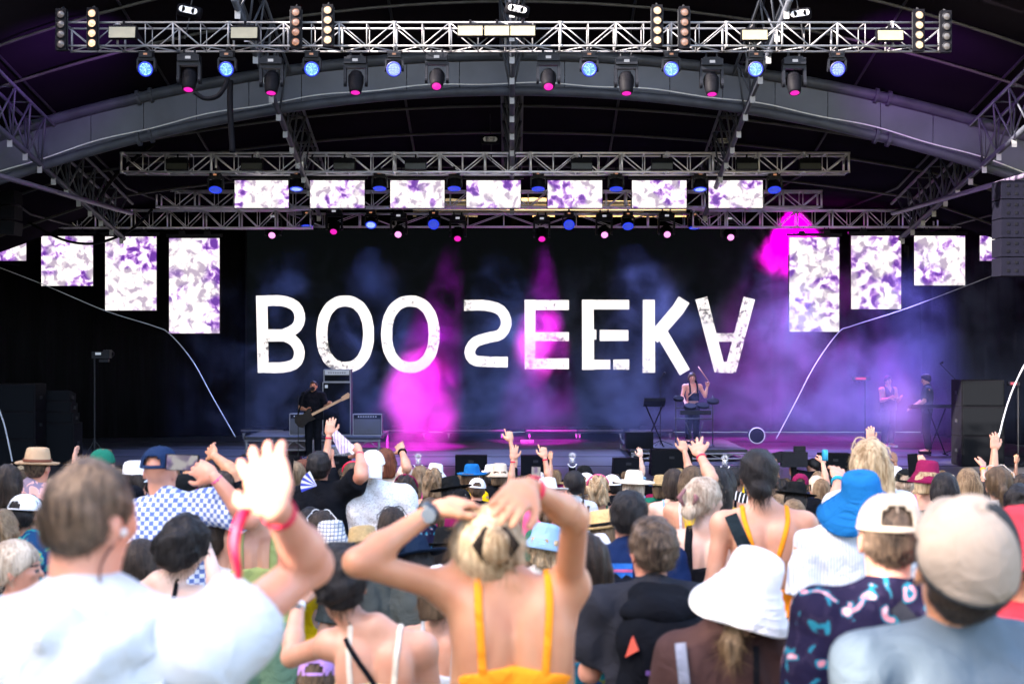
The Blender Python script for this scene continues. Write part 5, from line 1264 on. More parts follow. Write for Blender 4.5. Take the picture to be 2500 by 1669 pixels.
        for e in (-1, 1): mb = MB(); mb.add([Vector(v) * s for v in ((.10 * e, -.315, 1.28), (.145 * e, -.29, 1.25), (.12 * e, -.30, 1.33))], [(0, 1, 2)]); mb.build('orange_tab', mat('orange nylon', (.75, .10, .06), .6), bp).modifiers.new('t', 'SOLIDIFY').thickness = .01
        mb = MB(); mb.box(Vector((.02, -.338, 1.19)) * s, Vector((.20, .014, .014)) * s, roty(.12)); mb.build('piping', mat('purple piping', (.12, .05, .22), .6), bp)
    elif k == 'earbud':
        mb = MB(); p = HT((.083, .004, 1.577)); mb.lathe([(0, .008), (.006, .006), (.008, 0), (.006, -.006), (0, -.008)], 12, Matrix.Scale(s, 4) @ Matrix.Translation(p)); mb.build('earbud', mat('pearl plastic', (.6, .55, .52), .2), t, True)
        mb = MB(); mb.tube(catmull([Vector(HT((.083, .0, 1.57))) * s, Vector(HT((.075, -.035, 1.50))) * s, Vector((.07, -.08, 1.42)) * s]), .0022 * s, 6); mb.build('cord', mat('brown cord', (.12, .04, .03), .6), t, True)
    elif k == 'hoodcloth':
        T = [elp((0, -.10, 1.40), (.17, .06, .05), .05), elp((0, -.125, 1.32), (.15, .055, .13), .05), cap((-.13, -.03, 1.43), (0, -.12, 1.40), .03, .035, .04), cap((.13, -.03, 1.43), (0, -.12, 1.40), .03, .035, .04)]
        V, Q = nets(T, .010, noise=lambda G: .013 * np.sin(G[:, 2] * 42 - np.abs(G[:, 0]) * 45) + .004 * np.sin(G[:, 0] * 60)); mesh_np('hood', V, Q, [ex[1]], t, s)
# ------------------------------------------------------------------ the people one can tell apart
C = cloth
WH = C('white cotton', (.66, .66, .66)); WHB = C('blue white cotton', (.50, .53, .55)); BK = C('black cotton', (.006, .007, .010)); NAVY = C('navy cotton', (.007, .018, .065))
CHAR = C('charcoal cotton', (.022, .024, .032)); CREAM = C('cream felt', (.72, .64, .52)); TANF = C('tan felt', (.50, .33, .20)); ORANGE = C('orange satin', (.95, .30, .02)); PINK = C('pink cotton', (.75, .12, .28))
BLUEH = C('blue felt', (.005, .13, .36)); MAROON = C('maroon cotton', (.20, .012, .06)); GREEN = C('green cotton', (.008, .14, .09)); OLIVEG = C('olive green knit', (.30, .36, .13)); GREYB = C('grey brown felt', (.13, .11, .11))
BEIGE = C('beige cotton', (.62, .50, .38)); KHAKI = C('stone cotton', (.34, .275, .22)); REDC = C('red cotton', (.62, .05, .07)); STRAW = mat('straw weave', (.36, .25, .11), .8, 0, .2, 60, .6); STRAWL = mat('light straw', (.62, .40, .17), .8, 0, .2, 60, .5)
SLATE = C('slate blue cotton', (.105, .14, .17)); NAVC = C('navy cap cloth', (.012, .028, .075)); TEAL = pattern('teal floral', 'floral', [(.01, .05, .13), (.01, .20, .28), (.02, .30, .25), (.35, .35, .05), (.01, .12, .3)], 12)
TEAL2 = pattern('teal dress', 'floral', [(.01, .14, .24), (.02, .28, .32), (.35, .38, .05), (.02, .10, .30)], 11); PINKF = pattern('pink floral shirt', 'floral', [(.80, .40, .34), (.82, .42, .36), (.84, .46, .42), (.28, .22, .30)], 9)
CHECK = pattern('blue checked shirt', 'check', [(.70, .74, .82), (.12, .18, .42)], 22); BLUEP = pattern('blue patterned shirt', 'floral', [(.02, .06, .22), (.25, .45, .65), (.02, .12, .35), (.7, .8, .85)], 30)
STRIPE = pattern('fine striped shirt', 'stripes', [(.58, .60, .62), (.40, .47, .60)], 75); PASTEL = pattern('pastel patchwork', 'patches', [(.80, .70, .45), (.35, .55, .70), (.80, .45, .40), (.75, .72, .60), (.40, .50, .25), (.75, .45, .15)], 26)
FLOR = pattern('dark floral shirt', 'floral', [(.012, .010, .03), (.02, .016, .04), (.01, .15, .22), (.55, .2, .24), (.6, .5, .55)], 13); FLORB = pattern('black leafy top', 'floral', [(.01, .012, .015), (.02, .02, .02), (.04, .30, .10), (.6, .6, .5)], 20)
PLAID = pattern('pale plaid', 'plaid', [(.65, .62, .56), (.16, .20, .28)], 45); SPECK = pattern('speckled white shirt', 'floral', [(.70, .70, .70), (.70, .70, .70), (.45, .43, .42), (.70, .70, .70)], 34); MESH = C('dark brown mesh', (.06, .032, .03)); DENIM = C('pale denim', (.25, .42, .58)); LILAC = C('lilac cotton', (.45, .25, .55))
YEL = C('yellow cotton', (.85, .55, .01)); GREYG = C('grey green cotton', (.07, .08, .075)); DNAVY = C('midnight felt', (.008, .018, .04)); BKF = C('black felt', (.008, .009, .010)); WCAP = C('white cap cloth', (.85, .85, .86)); CREAMC = C('cream cotton', (.70, .58, .48))
# --- nearest rows
shirt_strap.update({})
man = person('person in a white hooded shirt with short brown hair waving a sunlit hand', 199, 1108, 2.62, 6, (20, 9, -4), 'm', 'pink', ('buzz', 'buzz'), ('loose', WHB), wide=1.08, bx=14, ho=(0, 0, .03),
    L='down', R=dict(e=(762, 1378), w=(672, 1236), f=(628, 1070), se=1, sw=-1, sf=1, n=(0, 1, .2), hand=dict(spread=.17, curl=.12)), hk=.82, hsc=1.0, arm=.86, slv=.38, extras=(('hoodcloth', WHB), ('earbud',), ('band', 'R', .90, REDB)), pants=('shorts', C('denim', (.10, .16, .27))))
k = PEOPLE[[q for q in PEOPLE if 'sunlit hand' in q][0]]; W_ = Vector(k['up']['R'][2]) * k['s']
m = MB(); vs = []
for i in range(9):
    f_ = i / 8; c = W_ + Vector((-.045 - .03 * f_ - .012 * math.sin(f_ * 5), -.03, .0 - .13 * f_)); hw_ = .012 - .006 * f_
    for dx, dy in ((-hw_, 0), (hw_, 0), (hw_, .004), (-hw_, .004)): vs.append(c + Vector((dx, dy + .01 * math.sin(f_ * 7), 0)))
m.add(vs, [(i * 4 + j, i * 4 + (j + 1) % 4, i * 4 + 4 + (j + 1) % 4, i * 4 + 4 + j) for i in range(8) for j in range(4)]); m.build('ribbon', REDB, man, True)
l = 'person in an orange strappy top with streaked blond updo, both hands on her head'
person(l, 1190, 1238, 3.75, -3, (-8, 3, -18), 'f', 'tan', ('bun', 'blond'), ('cami', ORANGE, 1.25), bx=60, ho=(0, .02, -.09), hk=1.02, arm=.88, hsc=.86,
    L=dict(e=(872, 1372), w=(1058, 1245), f=(1196, 1200), se=-1, sw=1, sf=1, n=(0, .3, -1), hand=dict(curl=.5), **{'raise': 1}), R=dict(e=(1404, 1262), w=(1288, 1186), f=(1205, 1265), se=-1, sw=-1, sf=-1, n=(0, 1, -.3), hand=dict(curl=.25), **{'raise': 1}),
    extras=(('watch', 'L', .93, WATCHM), ('band', 'R', .90, REDB), ('clip', C('dark tortoise', (.02, .015, .012)))))
shirt_strap['person with dark curls, pastel patchwork top and a black strap across the bare back'] = CREAM
person('person with dark curls, pastel patchwork top and a black strap across the bare back', 836, 1333, 4.6, 4, (-12, -4, -8), 'f', 'fair', ('curly', 'black'), ('cami', PASTEL, 1.26), bx=85,
    L=dict(e=(712, 1602), w=(728, 1470), f=(742, 1390), se=1, sw=1, n=(0, 1, 0), hand=dict(curl=.6)), R='front', extras=(('strapline', [(-.10, 1.42), (.02, 1.25), (.06, 1.12)], BK, .016), ('watch', 'L', .93, WHITEP)))
person('person in a stone cap darker at right and slate blue tee, nearest on the right', 2318, 1165, 3.0, -12, (14, 4, 33), 'm', 'tan', ('buzz', 'dark'), ('tee', SLATE), ('cap', KHAKI, dict(up=.03, closed=1, tall=1.35, low=-.01, panel=(C('darker cap part', (.03, .033, .035)), -38, 40), hem=C('darker cap part', (.03, .033, .035)))), wide=1.05, bx=30, hk=1.08)  # cap colour made darker on its right side and hem
person('person in a beige cap and dark floral shirt with a buckled bag strap', 2168, 1187, 4.0, 0, (4, 2, -4), 'm', 'pink', ('buzz', 'buzz'), ('tee', FLOR), ('cap', C('pale beige cap', (.55, .44, .33)), dict(op=.6, rows=4)), bx=0,
    extras=(('strapline', [(-.01, 1.43), (.10, 1.30), (.20, 1.16)], CHAR, .04),))
person('person in a big white bucket hat and dark mesh top with a blond ponytail', 1800, 1305, 4.35, 8, (8, 20, 6), 'f', 'fair', ('pony', 'light'), ('tee', MESH), ('bucket', WCAP, dict(brim=.165, droop=.05, wob=.012)), bx=-40,
    extras=(('strapline', [(-.13, 1.43), (-.11, 1.25), (-.09, 1.0)], C('grey webbing', (.22, .24, .30)), .035), ('strapline', [(.11, 1.43), (.11, 1.25), (.10, 1.0)], BK, .02)))
person('person with a black backpack, charcoal tee and short brown hair', 1592, 1264, 5.3, -4, (-14, 2, -4), 'm', 'pink', ('short', 'buzz'), ('loose', CHAR), L='front', R='front', extras=(('backpack', C('black nylon', (.005, .006, .009))),), wide=1.02)
person('person at the right edge in a red bucket hat and red top', 2520, 1205, 3.9, -10, (-20, 4, -10), 'm', 'tan', ('short', 'dark'), ('tee', REDC), ('bucket', REDC, dict(brim=.16, droop=.03)))
person('person with a white hat low in the bottom right corner', 2490, 1640, 2.3, 0, (0, 0, -10), 'f', 'fair', ('half', 'light'), ('tee', WH), ('bucket', WCAP, dict(brim=.17)))
person('person with black curly bun and black shoulder strap holding the side of the head', 432, 1258, 5.6, 8, (22, 18, -6), 'f', 'pale', ('curly', 'black'), ('cami', BK), bx=-40,
    R=dict(e=(535, 1450), w=(508, 1345), f=(490, 1285), se=1, sw=1, n=(-1, 0, 0), hand=dict(curl=.5)), extras=(('strapline', [(-.14, 1.42), (-.02, 1.30), (.04, 1.1)], BK, .018),))
person('person in profile with a blond ponytail at the left edge, lower than the teal shirt', 40, 1318, 6.0, 55, (28, 0, -4), 'f', 'pink', ('pony', 'ash'), ('tank', WH))
person('person with long dark hair and a teal and yellow floral dress behind the orange top', 1425, 1300, 5.6, -10, (-12, 0, 0), 'f', 'fair', ('long', 'dark'), ('dress', TEAL2), bx=0)
person('child in a lilac cap low at the bottom edge beside the patchwork top', 772, 1640, 5.6, 0, (0, 0, -10), 'f', 'fair', ('half', 'brown'), ('tee', LILAC), ('cap', LILAC), s=.62)
# --- second group
person('person in a navy cap and blue checked shirt filming with a phone', 392, 1079, 7.4, 4, (6, 0, 0), 'm', 'pink', ('none', 'dark'), ('loose', CHECK), ('cap', NAVC), bx=25, wide=1.1,
    R=dict(e=(610, 1268), w=(512, 1150), f=(450, 1122), se=-1, sw=1, n=(-.3, .9, 0), hand=dict(curl=.8), **{'raise': 1}), L='front', extras=(('band', 'R', .92, PINK),))
person('person in an olive green knit tank top and green shorts behind the raised hand', 636, 1150, 7.4, 0, (0, 0, 0), 'f', 'fair', ('bun', 'brown'), ('tank', OLIVEG), pants=('shorts', C('sage green', (.16, .28, .18))), L='down', R='front')
person('person in a navy tee with a striped mountain logo and dark curly hair', 1532, 1199, 6.8, 4, (0, 3, -4), 'm', 'pink', ('short', 'black'), ('loose', NAVY), bx=5)
shirt_strap['person with a dark low bun, orange halter straps and a wide black bag strap'] = ORANGE
person('person with a dark low bun, orange halter straps and a wide black bag strap', 1852, 1095, 7.0, 2, (4, 0, 0), 'f', 'fair', ('lowbun', 'black'), ('vneck', ORANGE), bx=12, wide=1.12, extras=(('strapline', [(-.15, 1.42), (-.09, 1.28), (.02, 1.12)], C('black webbing', (.012, .02, .025)), .055),), pants=('trousers', C('black cotton', (.018, .018, .02))))
person('person in a bright blue bucket hat and fine striped white shirt', 2108, 1130, 6.7, -6, (-8, -12, 12), 'm', 'fair', ('short', 'dark'), ('loose', STRIPE), ('bucket', BLUEH, dict(brim=.21, droop=.045, wob=.01)), bx=-25, wide=1.08)
person('person turning right with ash blond hair in a claw clip and black tank top', 1716, 1164, 7.7, 15, (40, 0, -4), 'f', 'pale', ('lowbun', 'ash'), ('tank', BK), bx=10, extras=(('clip', C('mauve plastic', (.25, .12, .13))),))
person('person in a grey brown bucket hat with a watch, beside the striped shirt', 1985, 1248, 7.3, -8, (-6, -4, -16), 'm', 'fair', ('short', 'brown'), ('tee', FLORB), ('bucket', GREYB, dict(brim=.20, droop=.03)), L=dict(e=(1935, 1400), w=(1897, 1320), f=(1895, 1275), se=1, sw=-1), extras=(('watch', 'L', .9),))
person('person with long blond hair and sunglasses on top, standing tall behind the blue hat', 2121, 1071, 7.9, 0, (0, 0, 0), 'f', 'fair', ('half', 'blond'), ('tee', WH), L=dict(e=(2035, 1245), w=(2047, 1172), f=(2042, 1128), se=1, sw=1), extras=(('sunglasses', C('thin gold', (.5, .38, .25))), ('scrunchie', 'L', .95, C('turquoise satin', (.01, .35, .55)))))
person('person in a wide straw hat with a creased crown', 893, 1266, 7.6, 0, (4, -8, -14), 'f', 'fair', ('half', 'brown'), ('tee', GREYG), ('fedora', STRAW, dict(brim=.21, wob=.006)), bx=-20)
person('person in a pale plaid bucket hat and blue floral shirt', 812, 1256, 8.6, 0, (0, -4, -8), 'm', 'pink', ('short', 'brown'), ('loose', BLUEP), ('bucket', PLAID, dict(brim=.135)))
person('person in a midnight blue wide brimmed hat seen past an elbow', 1024, 1290, 7.6, 0, (0, -10, -14), 'f', 'fair', ('half', 'black'), ('tee', GREYG), ('fedora', DNAVY, dict(brim=.19)))
person('person in a white cap and white dress just left of the orange top', 1072, 1368, 6.0, 0, (6, 0, -12), 'f', 'fair', ('half', 'brown'), ('dress', WHB), ('cap', WCAP))
person('person in a black felt hat between the two bent arms', 1092, 1270, 8.2, 0, (0, 0, -10), 'f', 'fair', ('half', 'black'), ('tee', BK), ('fedora', BKF, dict(brim=.13)))
person('person in a floppy white bucket hat bending left beside the navy logo tee', 1474, 1287, 7.2, -20, (-18, -16, -10), 'f', 'fair', ('half', 'light'), ('tee', WH), ('bucket', WCAP, dict(brim=.185, droop=.03, wob=.014)))
person('person in a small straw hat with a black band', 1478, 1228, 8.6, -8, (-10, -6, -8), 'f', 'fair', ('half', 'light'), ('tee', BK), ('fedora', STRAWL, dict(brim=.15, band=BKF)))
person('person in a pale denim bucket hat with curly blond hair', 1322, 1262, 7.9, 0, (0, 10, -10), 'f', 'fair', ('wavy', 'blond'), ('tee', WH), ('bucket', DENIM))
person('person in a white cap and teal floral shirt behind the first man on the left', 58, 1198, 8.2, 10, (14, 0, -8), 'm', 'brown', ('short', 'black'), ('loose', TEAL), ('cap', WCAP, dict(hem=BKF)), bx=25)
person('person with short black hair next to the curly bun', 516, 1268, 7.4, 12, (14, 4, 0), 'm', 'fair', ('short', 'dark'), ('tee', WH))
person('person with curly light brown hair at the left edge above the blond profile', 5, 1246, 7.6, 8, (10, 0, 0), 'f', 'fair', ('wavy', 'light'), ('tee', BK))
person('person with long dark hair low between white hood and bun', 345, 1315, 6.6, 0, (0, 0, 0), 'f', 'fair', ('long', 'dark'), ('tee', WH))
person('person with dark hair pulled back by white sunglasses', 783, 1246, 9.2, -6, (-4, 2, -4), 'f', 'fair', ('half', 'dark'), ('tee', WH), extras=(('sunglasses', WHITEP),))
person('person with dark hair and square black sunglasses pushed up, below the white speckled shirt', 958, 1238, 8.9, 0, (0, 0, -4), 'f', 'fair', ('half', 'dark'), ('tee', BK), extras=(('sunglasses', BLACK),))
# --- middle distance
person('person in a tan fedora with brown band and pink floral shirt', 91, 1079, 10.4, 4, (6, 2, -2), 'm', 'pink', ('buzz', 'buzz'), ('loose', PINKF), ('fedora', TANF, dict(brim=.148, band=C('brown leather', (.16, .06, .04)), wob=.006)), bx=-10)
person('person in a backwards white cap and speckled white shirt', 912, 1091, 11, 0, (0, -2, 6), 'm', 'pale', ('none', 'dark'), ('loose', SPECK), ('capback', WCAP, dict(up=-.05)), bx=0, wide=1.12)
person('person in a black tee with dark curls holding a lilac fan aloft', 779, 1102, 11, 8, (-8, 0, 0), 'm', 'pink', ('short', 'black'), ('loose', BK), wide=1.1, R=dict(e=(884, 1160), w=(878, 1105), f=(850, 1078), se=-1, sw=1, n=(0, 1, 0), hand=dict(curl=1.0), **{'raise': 1}), extras=(('band', 'R', .9, REDB),))
person('person in a green cap far behind the waving man', 254, 1088, 10.8, 0, (4, -3, 4), 'm', 'fair', ('short', 'brown'), ('tee', BK), ('capback', GREEN))
person('person with two long black braids, white tee and black pinafore', 1400, 1148, 12.6, -8, (-22, 0, 0), 'f', 'fair', ('braids', 'black'), ('tee', WH), extras=(('strapline', [(-.11, 1.42), (-.08, 1.25), (0, 1.12)], BK, .02), ('strapline', [(.11, 1.42), (.08, 1.25), (0, 1.12)], BK, .02)), pants=('skirt', BK))
person('person with wavy streaked blond hair and a pink headband', 1458, 1160, 12.9, 0, (0, 3, 0), 'f', 'fair', ('wavy', 'blond'), ('cami', GREEN), extras=(('headband', PINK),))
person('person in a cream fedora with straight platinum hair and bare shoulders', 1546, 1137, 13.0, 4, (4, 2, 0), 'f', 'tan', ('half', 'ash'), ('cami', BK), ('fedora', CREAM, dict(brim=.19)))
person('person in a white wide brimmed hat beside the woman with braids', 1338, 1155, 12.4, 0, (0, -2, -10), 'f', 'fair', ('half', 'dark'), ('tee', PINK), ('fedora', C('white felt', (.78, .74, .70)), dict(brim=.185)))
person('person in a wide black hat seen above the crossed wrists', 1107, 1151, 12.6, 0, (-6, -8, -10), 'f', 'fair', ('half', 'black'), ('tee', BK), ('fedora', BKF, dict(brim=.19)))
person('person in a wide black hat right of the dark bun', 1940, 1164, 12.2, 6, (10, 4, -10), 'f', 'fair', ('half', 'black'), ('tee', BK), ('fedora', BKF, dict(brim=.18)))
person('person in a maroon bucket hat with long straight blond hair', 2260, 1112, 11.4, 4, (6, 4, -4), 'f', 'fair', ('long', 'blond'), ('cami', PINK), ('bucket', MAROON, dict(brim=.15, droop=.03)))
person('person in a backwards black cap lifting a phone beside the maroon hat', 2208, 1138, 12.2, 8, (12, 4, 0), 'm', 'fair', ('short', 'ash'), ('tee', WH), ('cap', BKF), R='phone')
person('person in a small white cap with one hand up right of the blond hair', 2186, 1132, 14.5, -10, (-10, -6, 0), 'm', 'fair', ('short', 'brown'), ('tee', WH), ('cap', WCAP), L='up')
person('person with long dark wavy hair and a red bandana behind the speckled shirt', 990, 1160, 12.0, 6, (4, 0, 0), 'f', 'tan', ('wavy', 'dark'), ('cami', PINK), extras=(('headband', MAROON), ('band', 'R', .9, REDB)), R='front')
person('person with dark blond hair in a low twist in front of the magenta smoke', 1026, 1136, 14.2, 0, (0, 0, 0), 'f', 'fair', ('pony', 'light'), ('tee', PINK))
person('person with long crimped light brown hair beside the black hat', 1058, 1143, 13.2, 0, (0, 0, 0), 'f', 'fair', ('wavy', 'light'), ('cami', BK))
person('person in a cream blouse raising an arm with a black scrunchie', 941, 1093, 13.6, 0, (4, 0, 0), 'f', 'fair', ('long', 'red'), ('tee', CREAMC), R=dict(e=(994, 1141), w=(981, 1100), f=(970, 1076), se=-1, sw=1, **{'raise': 1}), extras=(('scrunchie', 'R', .92, BLACK),))
person('person in a white bucket hat against the magenta smoke', 1060, 1123, 17, 0, (0, 6, -4), 'f', 'fair', ('half', 'brown'), ('tee', WH), ('bucket', WCAP))
person('person in a small white cap above the crossed wrists', 1163, 1161, 14.6, 0, (0, 4, -4), 'm', 'fair', ('short', 'brown'), ('tee', BK), ('cap', WCAP))
person('person in a beige bucket hat pointing one finger up', 1220, 1123, 17, 0, (0, 0, -4), 'f', 'fair', ('half', 'brown'), ('tee', BK), ('bucket', BEIGE), R='high')
person('person with brown hair in a white cap seen left of the pink headband', 1430, 1149, 15.5, 10, (20, 0, -10), 'f', 'fair', ('half', 'light'), ('tee', WH), ('cap', WCAP))
person('person in a black backwards cap in the middle of the back rows', 1425, 1131, 18, -20, (-30, 0, 0), 'm', 'fair', ('short', 'black'), ('tee', BK), ('capback', BKF))
person('person in a white cap between pink headband and cream fedora', 1493, 1153, 14.8, -10, (-14, 0, 0), 'm', 'fair', ('short', 'black'), ('tee', BK), ('cap', WCAP))
person('person with long brown hair and bare pale back right of the cream fedora', 1645, 1143, 12.2, 4, (-14, 0, 0), 'f', 'pale', ('long', 'dark'), ('cami', DENIM))
person('person with half up light brown hair and hair clip left of the ash blond bun', 1690, 1136, 11.2, 10, (10, 0, 0), 'f', 'fair', ('half', 'brown'), ('cami', WH))
person('person in a yellow top raising a hand with a red wristband high over the crowd', 1748, 1140, 9.2, 4, (0, 0, 0), 'f', 'fair', ('half', 'black'), ('tee', YEL), L=dict(e=(1738, 1168), w=(1708, 1108), f=(1692, 1068), se=-1, sw=1, hand=dict(spread=.3, curl=.1), **{'raise': 1}), extras=(('band', 'L', .85, REDB),))
person('person with long black braids over the shoulder right of the raised arm', 1768, 1140, 11.6, 8, (10, 0, 0), 'f', 'tan', ('long', 'black'), ('cami', BK))
person('person with short dark hair turning right, striped tee, in front of the smoke', 1795, 1141, 14.5, 25, (30, 0, 0), 'm', 'brown', ('short', 'black'), ('tee', pattern('bold striped tee', 'stripes', [(.02, .02, .02), (.7, .7, .7)], 26)))
person('person in a maroon cap behind the black hat on the right', 1950, 1150, 15, 0, (10, 6, 0), 'm', 'fair', ('short', 'dark'), ('tee', BK), ('cap', MAROON))
person('person in a beige cap with a small dark label and red bandana', 1991, 1155, 15.6, 0, (0, 4, 0), 'm', 'fair', ('short', 'dark'), ('tee', NAVY), ('capback', BEIGE, dict(up=-.04)))
person('person holding a blue can up on a long thin arm', 2005, 1168, 15.4, 0, (0, 0, 0), 'f', 'fair', ('half', 'light'), ('tee', BK), R=dict(e=(2012, 1158), w=(2009, 1128), f=(2006, 1108), se=1, sw=1, hand=dict(spread=.35), **{'raise': 1}))
person('person with brown ponytail and clear glasses pushed up near the right edge', 2440, 1138, 9.8, 4, (6, -4, 0), 'f', 'fair', ('pony', 'brown'), ('tee', WH), extras=(('sunglasses', C('clear frames', (.5, .45, .4))),))
person('person with long black hair between maroon hat and the big stone cap', 2305, 1152, 10.2, 4, (4, 0, 0), 'f', 'tan', ('long', 'black'), ('tee', BK))
person('person with light brown hair just above the stone coloured cap', 2362, 1141, 12, 0, (0, 0, 0), 'f', 'fair', ('half', 'light'), ('tee', BK))
person('person raising a hand with a pink and a yellow wristband near the right edge', 2398, 1175, 13.5, 0, (0, 0, 0), 'f', 'fair', ('half', 'dark'), ('tee', BK), R=dict(e=(2402, 1170), w=(2399, 1138), f=(2398, 1114), se=1, sw=1, **{'raise': 1}), extras=(('band', 'R', .9, PINK), ('band', 'R', .8, YEL)))
person('person with both arms up at the right edge beside a green top', 2496, 1160, 12.6, -10, (-8, 0, 0), 'm', 'fair', ('curly', 'dark'), ('tee', GREEN), L='up', R='up')
person('person with dark curls above the red bucket hat', 2490, 1186, 8.6, 0, (0, 0, 0), 'm', 'fair', ('curly', 'black'), ('tee', WH))
person('person with long brown hair at the left edge below the rope', 20, 1133, 9.8, 0, (0, 0, 0), 'f', 'fair', ('long', 'dark'), ('tee', BK))
person('person with one hand raised between tan fedora and green cap', 178, 1140, 12.5, 0, (0, 0, 0), 'f', 'fair', ('half', 'dark'), ('tee', BK), R=dict(e=(186, 1160), w=(182, 1118), f=(186, 1089), se=1, sw=1, n=(1, .2, 0), **{'raise': 1}))
person('person in a white head scarf left of the navy cap', 331, 1114, 11.2, 6, (10, 0, 0), 'f', 'fair', ('half', 'dark'), ('tee', BK), ('bucket', WCAP, dict(brim=.11)))
person('person with bronzed arm raised beside the filming phone', 545, 1150, 9.6, -4, (0, 0, 0), 'm', 'tan', ('short', 'dark'), ('tee', BK), R=dict(e=(570, 1146), w=(524, 1112), f=(506, 1082), se=-1, sw=1, hand=dict(spread=.2), **{'raise': 1}))
person('person with goggle strap over dark hair under the phone', 452, 1150, 10.6, 10, (14, 0, 0), 'm', 'tan', ('short', 'black'), ('tee', BK), ('capback', BKF))
person('person with a blond ponytail just right of the giant white hand', 720, 1126, 11.6, 6, (4, 0, 0), 'f', 'fair', ('pony', 'light'), ('tee', WH))
person('person with a small auburn bun left of the dark curls', 740, 1120, 14, 0, (0, 0, 0), 'f', 'fair', ('bun', 'red'), ('tee', BLUEP))
person('person with brown hair under the lilac fan wearing a red headband', 862, 1128, 13.4, 0, (0, 0, 0), 'f', 'fair', ('half', 'brown'), ('tee', BK), extras=(('headband', REDB), ('band', 'L', .9, REDB)), L='up')
person('person with raised arms and red bands holding up a phone in the middle', 1302, 1172, 14.5, 0, (0, 0, 0), 'f', 'fair', ('half', 'black'), ('tee', BK), L='up', R='high', extras=(('band', 'L', .9, REDB), ('band', 'R', .9, REDB)))
person('person with dark hair and bare arm left of the yellow top', 1640, 1160, 14.5, -6, (0, 0, 0), 'm', 'fair', ('short', 'dark'), ('tee', BK), R='high')
# --- logo on the navy tee
k = PEOPLE['person in a navy tee with a striped mountain logo and dark curly hair']; t_ = k['root']
m = MB(); cols = [(.02, .16, .55), (.45, .10, .22), (.015, .018, .03), (.05, .30, .70)]; lg = []
t2 = empty('shirt_logo', (-.075 * k['s'], -.172 * k['s'], 1.335 * k['s']), 0, t_); t2.scale = (.72, 1, .72)
def lq(pts, c, nm, i):
    m = MB(); m.add([(x, -.003 * i, z) for x, z in pts], [tuple(range(len(pts)))]); m.build(nm, c, t2)
lq([(-.12, -.03), (.12, -.03), (.12, .09), (-.12, .09)], C('logo blue', (.02, .14, .50)), 'logo_field', 1)
lq([(-.12, .035), (.12, .035), (.12, .052), (-.12, .052)], C('logo pink', (.55, .12, .25)), 'logo_stripe', 2)
lq([(-.12, -.03), (.12, -.03), (.12, .0), (.08, .02), (.05, -.005), (.01, .03), (-.03, .0), (-.07, .022), (-.12, -.005)], C('logo dark', (.01, .012, .02)), 'mountain', 3)
text_mesh('pa', .13, WH, t2, (-.06, -.01, -.10), 'lettering')
# --- performers
bas = person('person with a beard in black singing and playing a cream necked bass guitar', 765, 928, 31.4, 180, (6, 0, 10), 'm', 'tan', ('buzz', 'dark'), ('loose', BK), L='guitarL', R='guitarR', pants=('trousers', C('black cotton', (.018, .018, .02))), zbase=DECK, extras=('beard',), res=.014)
drm = person('person with bare chest and black overalls drumming on the electronic rack', 1690, 908, 33.3, 172, (10, 0, -5), 'm', 'fair', ('half', 'brown'), ('none', None), L=dict(e=(1722, 968), w=(1728, 938), f=(1731, 922), se=-1, sw=-1, hand=dict(fist=True)), R='table', pants=('trousers', C('black cotton', (.018, .018, .02))), zbase=DECK + .24, res=.014)
m = MB()
for e in (-1, 1): m.tube([(.085 * e, .16, 1.12), (.09 * e, .135, 1.30), (.088 * e, .03, 1.455), (.07 * e, -.12, 1.36), (.03 * e, -.13, 1.15)], .022, 8, flat=.4)
m.box((0, .135, 1.08), (.25, .05, .18)); m.build('overall_bib', BK, drm, True)
bp = person('person in a slate tee leaning over the keyboard desk at the right of the stage', 2263, 912, 33.3, -75, (-10, 0, -14), 'm', 'fair', ('short', 'dark'), ('tee', C('slate tee', (.05, .06, .075))), L='table', R='table', pants=('trousers', C('black cotton', (.018, .018, .02))), zbase=DECK, res=.016)
person('person in black standing faintly in the purple smoke behind the red display', 2168, 916, 35.3, 160, (0, 0, 0), 'm', 'fair', ('short', 'dark'), ('singlet', BK), L='front', R='front', pants=('trousers', C('black cotton', (.018, .018, .02))), zbase=DECK, res=.02)
op = person('person operating a large broadcast camera in front of the stage, a dark silhouette', 1985, 1112, 25.2, -60, (-10, 0, -8), 'm', 'fair', ('short', 'black'), ('loose', BK), L='phone', R='front', s=1.08, zbase=ground(25.2), res=.02)
p = P(1938, 1120, 25.0); t = thing('television_camera', 'large shoulder camera silhouette pointing left at the stage front', 'video camera', p); m = MB()
m.box((.0, 0, 0), (.45, .2, .26)); m.box((-.34, 0, .02), (.3, .16, .18), roty(-.2)); m.box((-.52, 0, .06), (.1, .24, .22)); m.box((.1, 0, .18), (.2, .1, .1)); m.build('camera_body', SATIN, t)
m = MB(); m.tube([(0, 0, -.1), (0, 0, -p.z + .05)], .05, 8); m.tube([(0, 0, -.8), (.4, .1, -p.z)], .025, 6); m.tube([(0, 0, -.8), (-.4, .1, -p.z)], .025, 6); m.build('pedestal', BLACK, t)
